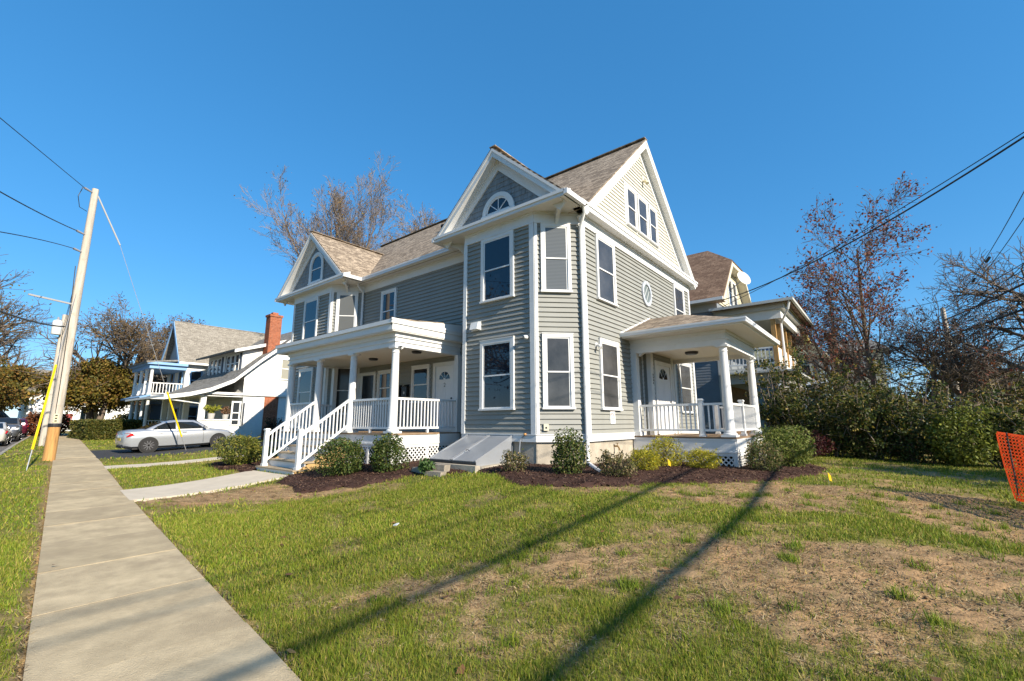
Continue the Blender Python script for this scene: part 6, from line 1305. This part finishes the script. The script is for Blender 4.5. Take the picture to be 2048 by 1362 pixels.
def car(name, label, loc, rz, pitch, paint, L=4.63, W=1.81, Hh_=1.43, rim=None, suv=False, group=None, wb=2.81, ro=.9, rr=.33):
    t = thing(name, label, 'car', loc, rz, group=group, local=True); t.rotation_euler = (0, -pitch, rz); hw = W/2; k = L/4.63
    st = [(0, .80, .40, .86), (.06, .88, .30, 1.00), (.3, .95, .24, 1.04), (.9, .99, .22, 1.05), (1.5, 1, .20, 1.0), (2.3, 1, .19, .97), (3.1, 1, .19, .97), (3.5, .99, .20, .95), (4.1, .96, .22, .86), (4.42, .88, .24, .76), (4.58, .76, .28, .66), (4.63, .62, .36, .58)]
    if suv: st = [(x, w_, zb+.08, zt+.22 if x < 4.2 else zt+.2) for x, w_, zb, zt in st]
    secs = []
    for x, w_, zb, zt in st:
        w2 = hw*w_; zm = zb+(zt-zb)*.5; half = [(0, zb), (w2*.82, zb), (w2*.95, zb+.07), (w2, zm), (w2*.985, zt-.13), (w2*.93, zt-.05), (w2*.80, zt-.005), (0, zt+.02)]
        secs.append([(x*k, y, z) for y, z in half]+[(x*k, -y, z) for y, z in half[-2:0:-1]])
    body_ = loft(secs, 'body', paint, t)
    dz = Hh_-1.43
    gs = [(.72, .74, 1.02), (1.0, .78, 1.16), (1.45, .76, 1.36), (1.9, .73, 1.42), (2.3, .72, 1.43), (2.7, .73, 1.40), (3.0, .77, 1.24), (3.32, .80, .98)] if not suv else [(.12, .76, 1.2), (.3, .78, 1.5), (.7, .76, 1.66), (1.8, .76, 1.70), (2.5, .76, 1.68), (2.85, .78, 1.5), (3.25, .82, 1.2)]
    zbase = .9 if not suv else 1.1; secs = []
    for x, w_, zt in gs:
        zt = zt+(dz if not suv else 0); wb_ = hw*.93; wt = hw*w_*.98; zz = max(zt, zbase+.03); f_ = min(1, (zz-zbase)/.5); wt = wb_+(wt-wb_)*f_
        half = [(0, zbase-.1), (wb_, zbase-.1), (wb_, zbase), (wt+.01, zz-.06), (wt-.05, zz-.015), (0, zz)]
        secs.append([(x*k, y, z) for y, z in half]+[(x*k, -y, z) for y, z in half[-2:0:-1]])
    cab = loft(secs, 'cabin', paint, t)
    def pane(pts, nm='window'):
        for s in (-1, 1): MB().prism([(x*k, s*(y), z) for x, y, z in pts], (0, s*.012, 0)).build(nm, CARG, cab)
    yb, yt = hw*.93+.004, hw*.79
    def side(x, z):
        zt = np.interp(x, [g[0] for g in gs], [g[2] for g in gs]); w_ = np.interp(x, [g[0] for g in gs], [g[1] for g in gs]); f_ = min(1, (zt-zbase)/.5); wt = hw*.93+(hw*w_*.98-hw*.93)*f_+.01; return (x, hw*.93+(wt-hw*.93)*(z-zbase)/max(.05, zt-.06-zbase)+.003, z)
    if suv: pane([side(.45, 1.22), side(1.25, 1.22), side(1.25, 1.56), side(.6, 1.54)]); pane([side(1.35, 1.22), side(2.75, 1.22), side(2.45, 1.56), side(1.35, 1.57)])
    else: pane([side(1.02, 1.03), side(1.92, 1.0), side(1.92, 1.335), side(1.5, 1.30), side(1.2, 1.17)]); pane([side(2.0, 1.0), side(3.08, .99), side(2.85, 1.2), side(2.62, 1.31), side(2.0, 1.335)])
    def quad_on(xa, za, xb, zb2, wa, wb2, nm, lift):
        dx, dz_ = xb-xa, zb2-za; ln = math.hypot(dx, dz_); nx2, nz2 = -dz_/ln, dx/ln
        if nz2 < 0: nx2, nz2 = -nx2, -nz2
        MB().prism([(xa*k, -wa, za), (xa*k, wa, za), (xb*k, wb2, zb2), (xb*k, -wb2, zb2)], (nx2*lift, 0, nz2*lift)).build(nm, CARG, cab)
    if suv: quad_on(3.2, 1.26, 2.62, 1.64, hw*.76, hw*.66, 'windscreen', .03); quad_on(.14, 1.26, .3, 1.52, hw*.7, hw*.66, 'rear_window', .04)
    else: quad_on(3.28, 1.02, 2.76, 1.375, hw*.76, hw*.64, 'windscreen', .022); quad_on(.78, 1.06, 1.4, 1.335, hw*.72, hw*.62, 'rear_window', .026)
    for s in (-1, 1):
        for x in (ro, ro+wb):
            b = MB(); b.lathe((x*k, (s*hw*.995-.028) if s > 0 else (s*hw*.995), rr*1.02), [(rr*1.13, 0), (rr*1.13, .028)], 26, 'y'); b.build('wheel_arch', PLAST, t); wheel(x*k, s*(hw+.012), s, rr, t, rim or RIMD)
        zl = .80 if not suv else 1.0
        MB().prism([(.02, s*hw*.52, zl-.05), (.12, s*hw*.93, zl-.06), (.42, s*hw*.985, zl+.02), (.3, s*hw*.97, zl+.10), (.06, s*hw*.85, zl+.11), (.0, s*hw*.5, zl+.07)], (-.012, s*.012, .01)).build('tail_light', REDL, t)
        MB().prism([(4.60*k, s*hw*.5, zl-.22), (4.44*k, s*hw*.9, zl-.18), (4.15*k, s*hw*.975, zl-.06), (4.3*k, s*hw*.93, zl-.03), (4.5*k, s*hw*.78, zl-.08), (4.61*k, s*hw*.48, zl-.13)], (.02, s*.014, .01)).build('headlight', LAMP, t)
        MB().prism([(3.02*k, s*hw*.98, .98+(.2 if suv else 0)), (3.16*k, s*hw*.98, .98+(.2 if suv else 0)), (3.13*k, s*hw*.98, 1.1+(.2 if suv else 0)), (3.03*k, s*hw*.98, 1.1+(.2 if suv else 0))], (0, s*.18, .01)).build('mirror', paint, t)
        for x in (1.98, 3.05): MB().box(x*k-.004, x*k+.004, min(s*hw*.99, s*(hw+.003)), max(s*hw*.99, s*(hw+.003)), .32, .9).build('door_seam', PLAST, t)
        for x in (1.2, 2.15): MB().box(x*k, x*k+.2, min(s*hw*.98, s*(hw+.02)), max(s*hw*.98, s*(hw+.02)), .82+(.2 if suv else 0), .845+(.2 if suv else 0)).build('door_handle', paint, t)
    MB().box(.35*k, 4.3*k, -hw*.8, hw*.8, .17, .34).build('underbody', PLAST, t)
    MB().prism([(-.008, -hw*.55, .36), (-.008, hw*.55, .36), (.02, hw*.6, .26), (.02, -hw*.6, .26)], (.1, 0, 0)).build('rear_diffuser', PLAST, t)
    MB().box(-.012, .02, -.26, .26, .58+(.2 if suv else 0), .70+(.2 if suv else 0)).build('number_plate', mat('plate_yellow', (.6, .42, .05), .5), t)
    MB().box(4.6*k, 4.645*k, -hw*.4, hw*.4, .42+(.2 if suv else 0), .56+(.25 if suv else 0)).build('grille', PLAST, t)
    return t
SILVER = mat('silver_car_paint', (.42, .44, .47), .3, metal=.55, spec=.6, coat=.6); CHAMP = mat('pale_champagne_car_paint', (.62, .60, .55), .3, metal=.3, coat=.6); DKG = mat('grey_car_paint', (.14, .15, .17), .3, metal=.4, coat=.6); DRED = mat('dark_red_car_paint', (.10, .01, .03), .3, metal=.3, coat=.6); LGR = mat('light_grey_car_paint', (.5, .51, .53), .3, metal=.4, coat=.6)
car('parked_car', 'silver sedan with black wheels parked in the driveway', (-21.45, -3.95, .27), R_(90), R_(2.6), SILVER)
aw = math.atan2(.109, -1)
def kerbpos(x, off): return (x, float(walk_y(x))-2.99-off, float(np.interp(x, ZBX, ZBZ))-.12)
car('parked_car', 'pale champagne sedan seen from behind at the kerb on the left', kerbpos(-34.6, 1.25), aw, 0, CHAMP, rim=RIMS, group='cars parked along the kerb')
car('parked_car', 'dark grey car with dark windscreen facing us, behind the pale sedan', kerbpos(-47.0, 1.1), aw+math.pi, 0, DKG, suv=True, rim=RIMS, group='cars parked along the kerb')
car('parked_car', 'dark red car parked at the kerb beyond the dark grey car', kerbpos(-53.5, 1.0), aw, 0, DRED, suv=True, rim=RIMS, group='cars parked along the kerb')
car('parked_car', 'white sedan at the kerb farthest up the street', kerbpos(-62, 1.0), aw, 0, LGR, rim=RIMS, group='cars parked along the kerb')
car('parked_car', 'light grey car on the side street beyond the thicket at the right edge', (14.2, 47, .25), R_(-95), 0, LGR, rim=RIMS)
# ================================================================ utility poles, guys and wires
POLE = mat('weathered_pole', (.46, .41, .345), .85, var=.22, vs=2.5, bump=.5, bs=14, spec=.15, stretch=(5, 5, .35), dirt=((.28, .21, .14), 3, .55, .85))
POLEB = mat('fresh_pole_wood', (.42, .225, .075), .8, var=.3, vs=3, bump=.4, bs=16, stretch=(5, 5, .4))
WIRE = mat('black_cable', (.012, .012, .013), .5); STEEL = MATS['steel']; YEL = mat('yellow_guy_guard', (.72, .50, .0), .4)
def wire(name, label, p, q, sag, rad, cat='wire', group=None, n=24):
    p, q = V3(*p), V3(*q); pts = [p+(q-p)*t-V3(0, 0, sag*4*t*(1-t)) for t in np.linspace(0, 1, n)]; b = MB().tube(pts, rad, 5); return single(name, label, cat, b, WIRE, group=group)
PB = V3(-18.69, -6.44, .2); PT = 11.2
up_ = thing('utility_pole', 'tall pale utility pole beside the pavement with a yellow guy guard', 'utility pole', tuple(PB))
MB().lathe(tuple(PB), [(.18, 0), (.172, 1.35)], 18).build('pole_foot', POLEB, up_, True); MB().lathe((PB[0], PB[1], PB[2]+1.35), [(.175, 0), (.16, 2.5), (.11, PT-PB[2]-1.35)], 18).build('pole_shaft', POLE, up_, True)
MB().lathe((PB[0], PB[1], 1.5), [(.185, 0), (.19, .03), (.19, .1), (.185, .13)], 18).build('band', mat('black_band', (.02, .02, .022), .6), up_)
MB().box(PB[0]+.15, PB[0]+.19, PB[1]-.08, PB[1]+.05, 1.66, 1.98).build('number_tag', mat('tag_cream', (.6, .55, .35), .6), up_)
for z in (1.72, 1.82, 1.92): MB().box(PB[0]+.19, PB[0]+.194, PB[1]-.05, PB[1]+.02, z-.025, z+.025).build('tag_mark', BLACKM, up_)
MB().bar((PB[0], PB[1], 6.25), (PB[0]+.75, PB[1]-1.35, 6.25), .06, .06).build('standoff_arm', mat('fibreglass_arm', (.36, .36, .35), .5), up_)
MB().tube([(PB[0], PB[1]+.1, PT-.25), (PB[0]-.1, PB[1]+1.05, 9.1)], .03, 8).build('strain_insulator', mat('fibreglass_arm', (.36, .36, .35), .5), up_)
MB().tube([(PB[0]+.15, PB[1]-.05, 1.6), (PB[0]+.16, PB[1]-.06, 3), (PB[0]+.13, PB[1]-.1, 5.2), (PB[0]+.05, PB[1]-.2, 7.8)], .014, 6).build('ground_wire', WIRE, up_)
for z in (PT-.2, 9.15, 8.4): MB().tube([(PB[0], PB[1], z), (PB[0]+.2, PB[1]-.35, z+.05)], [.03, .05], 8).build('insulator', mat('insulator_grey', (.25, .25, .27), .4), up_)
MB().tube([(PB[0]+.25, PB[1]-.4, PT-.15), (PB[0]+.3, PB[1]-.5, PT-.6), (PB[0]+.2, PB[1]-.4, PT-1), (PB[0]+.05, PB[1]-.15, PT-1.05)], .012, 6).build('jumper', WIRE, up_)
def guy(label, a, top, glen, nm='guy_wire'):
    a, top = V3(*a), V3(*top); d = (top-a)/np.linalg.norm(top-a); t = thing(nm, label, 'guy wire', tuple(a), group='guy wires of the tall pole'); MB().tube([a-d*.2, a+d*.75], .014, 6).build('anchor_rod', mat('galvanised', (.45, .45, .45), .4, metal=.6), t)
    MB().tube([a+d*.7, a+d*(.7+glen)], .034, 8).build('guard', YEL, t); MB().tube([a+d*.7, top], .009, 5).build('strand', MATS['galvanised'], t)
guy('yellow guarded guy wire anchored in the verge left of the pavement', (-14.88, -7.29, .21), (PB[0]+.1, PB[1]-.05, 6.7), 3.3)
guy('yellow guarded guy wire anchored in the lawn in front of the silver sedan', (-19.93, -1.76, .37), (PB[0]-.1, PB[1]+1.05, 9.1), 2.2)
def tr_pole(name, label, base, top, r0=.16, trans=False):
    t = thing(name, label, 'utility pole', base); MB().lathe(base, [(r0, 0), (r0*.7, top-base[2])], 14).build('pole_shaft', POLE, t, True)
    if trans:
        x, y = base[0]+.25, base[1]-.28; c = MB().lathe((x, y, top-1.25), [(.02, 0), (.2, .01), (.22, .05), (.22, .72), (.2, .8), (.1, .86)], 16).build('transformer', mat('transformer_grey', (.62, .63, .62), .4), t, True); MB().lathe((x, y, top-.4), [(.05, 0), (.06, .05), (.04, .18)], 8).build('bushing', MATS['insulator_grey'], t)
    return t
tr_pole('utility_pole', 'second wooden pole up the street carrying a white transformer', (-30.9, -5.5, .35), 7.9, .17, True)
tr_pole('utility_pole', 'third wooden pole just behind the transformer pole', (-34.5, -5.05, .35), 8.0, .15)
tr_pole('utility_pole', 'grey wooden pole above the thicket on the right', (8.9, 26.2, .2), 8.0, .16)
# wires of the left street
def through(p, q, k): p, q = V3(*p), V3(*q); return tuple(p+(q-p)*k)
for nm, lab, a, bq, s, rad in (('power_line', 'uppermost wire leaving the tall pole to the upper left', (PB[0]+.2, PB[1]-.35, PT-.15), (-12, -9.24, 9.78), .0, .012), ('power_line', 'twisted service cable below the uppermost wire on the left', (PB[0]+.2, PB[1]-.35, 9.2), (-12, -8.99, 7.89), .05, .018), ('power_line', 'sagging cable leaving the tall pole level to the left', (PB[0]+.2, PB[1]-.35, 8.45), (-12, -8.81, 6.49), -.05, .014), ('comm_cable', 'thick black cable crossing low behind the tall pole on the left', (PB[0]-.1, PB[1]-.2, 5.35), (-12, -8.59, 4.84), .1, .028)):
    wire(nm, lab, a, through(a, bq, 1.9), s*3, rad)
for i, (za, zb_) in enumerate(((7.7, 6.1), (7.2, 5.6), (6.4, 5.2))): wire('street_wire', ('highest wire running between the poles up the street', 'middle wire running between the poles up the street', 'lowest wire running between the poles up the street')[i], (PB[0], PB[1]-.1, za), (-30.9, -5.5, zb_+1.4), .25, .011); 
for i in range(4): wire('street_wire', ('far street wire, top of four', 'far street wire, second of four', 'far street wire, third of four', 'far street wire, bottom of four')[i], (-30.9, -5.6, 7.6-.5*i), (-95, 0.5, 9-.5*i), 1.2, .02)
for i in range(2): wire('drop_wire', ('upper wire crossing the street from the transformer pole', 'lower wire crossing the street from the transformer pole')[i], (-30.9, -5.5, 7.4-.9*i), (-36, -22, 7-.6*i), .5, .014)
# wires of the side street on the right; they throw the long shadows over the lawn
NP = V3(15.6, -12, 0); FP = V3(8.9, 26.2, 0)
tr_pole('utility_pole', 'wooden pole of the side street out of view on the right', (15.6, -12, -.2), 10.5, .17)
for nm, lab, z0, z1, s, rad in (('comm_cable', 'thick upper cable along the side street', 7.46, 7.3, .55, .044), ('comm_cable', 'thick lower cable along the side street', 6.49, 6.4, .6, .048), ('power_line', 'topmost thin wire along the side street', 8.72, 7.95, .6, .016), ('power_line', 'second thin wire along the side street', 8.42, 7.75, .65, .016), ('power_line', 'third thin wire along the side street', 7.62, 7.6, .6, .016)):
    wire(nm, lab, (NP[0], NP[1], z0), (FP[0], FP[1], z1), s, rad, group='wires along the side street')
wire('service_drop', 'black service cable from the right to the eave of the clipped gable house', (9.9, 3.0, 7.75), (.4, 13.05, 7.2), .5, .022); wire('service_drop', 'thin service cable just above the black one', (9.9, 3.4, 7.9), (.3, 13.3, 6.95), .25, .012)
for i, (za, xb_, zb2) in enumerate(((7.85, 9.3, 9.0), (7.75, 9.6, 8.6), (7.1, 9.8, 7.4), (6.7, 10.2, 6.6))): wire('street_wire', ('uppermost wire sweeping from the right pole to the upper right corner', 'second wire sweeping from the right pole to the upper right', 'third wire sweeping from the right pole to the right', 'lowest wire sweeping from the right pole to the right')[i], (8.9, 26.2, za), (xb_, -6, zb2), 1.1, .011)
for i in range(2):
    jb = MB().tube([(9.05+.05*i, 16.6-3*i, 7.2), (9.06+.05*i, 16.1-3*i, 7.2)], .05, 6); single('cable_splice', ('splice box on the wires, nearer the right pole', 'splice box on the wires, farther from the right pole')[i], 'splice box', jb, WIRE)
wire('street_wire', 'thin wire crossing the sky above the right thicket', (13, 25, 8.9), (-3, 40, 10.2), .4, .018)
for i in range(4): wire('street_wire', ('far right wire, first from the top', 'far right wire, second from the top', 'far right wire, third from the top', 'far right wire, lowest')[i], (8.9, 26.2, 7.2-.55*i), (-6+i, 62, 9-.8*i), .6, .018); wire('street_wire', ('wire from the right pole to the right edge, highest', 'wire from the right pole to the right edge, second', 'wire from the right pole to the right edge, third', 'wire from the right pole to the right edge, lowest')[i], (8.9, 26.2, 7.0-.5*i), (24, 14-2*i, 8.6-.3*i), .5, .014)
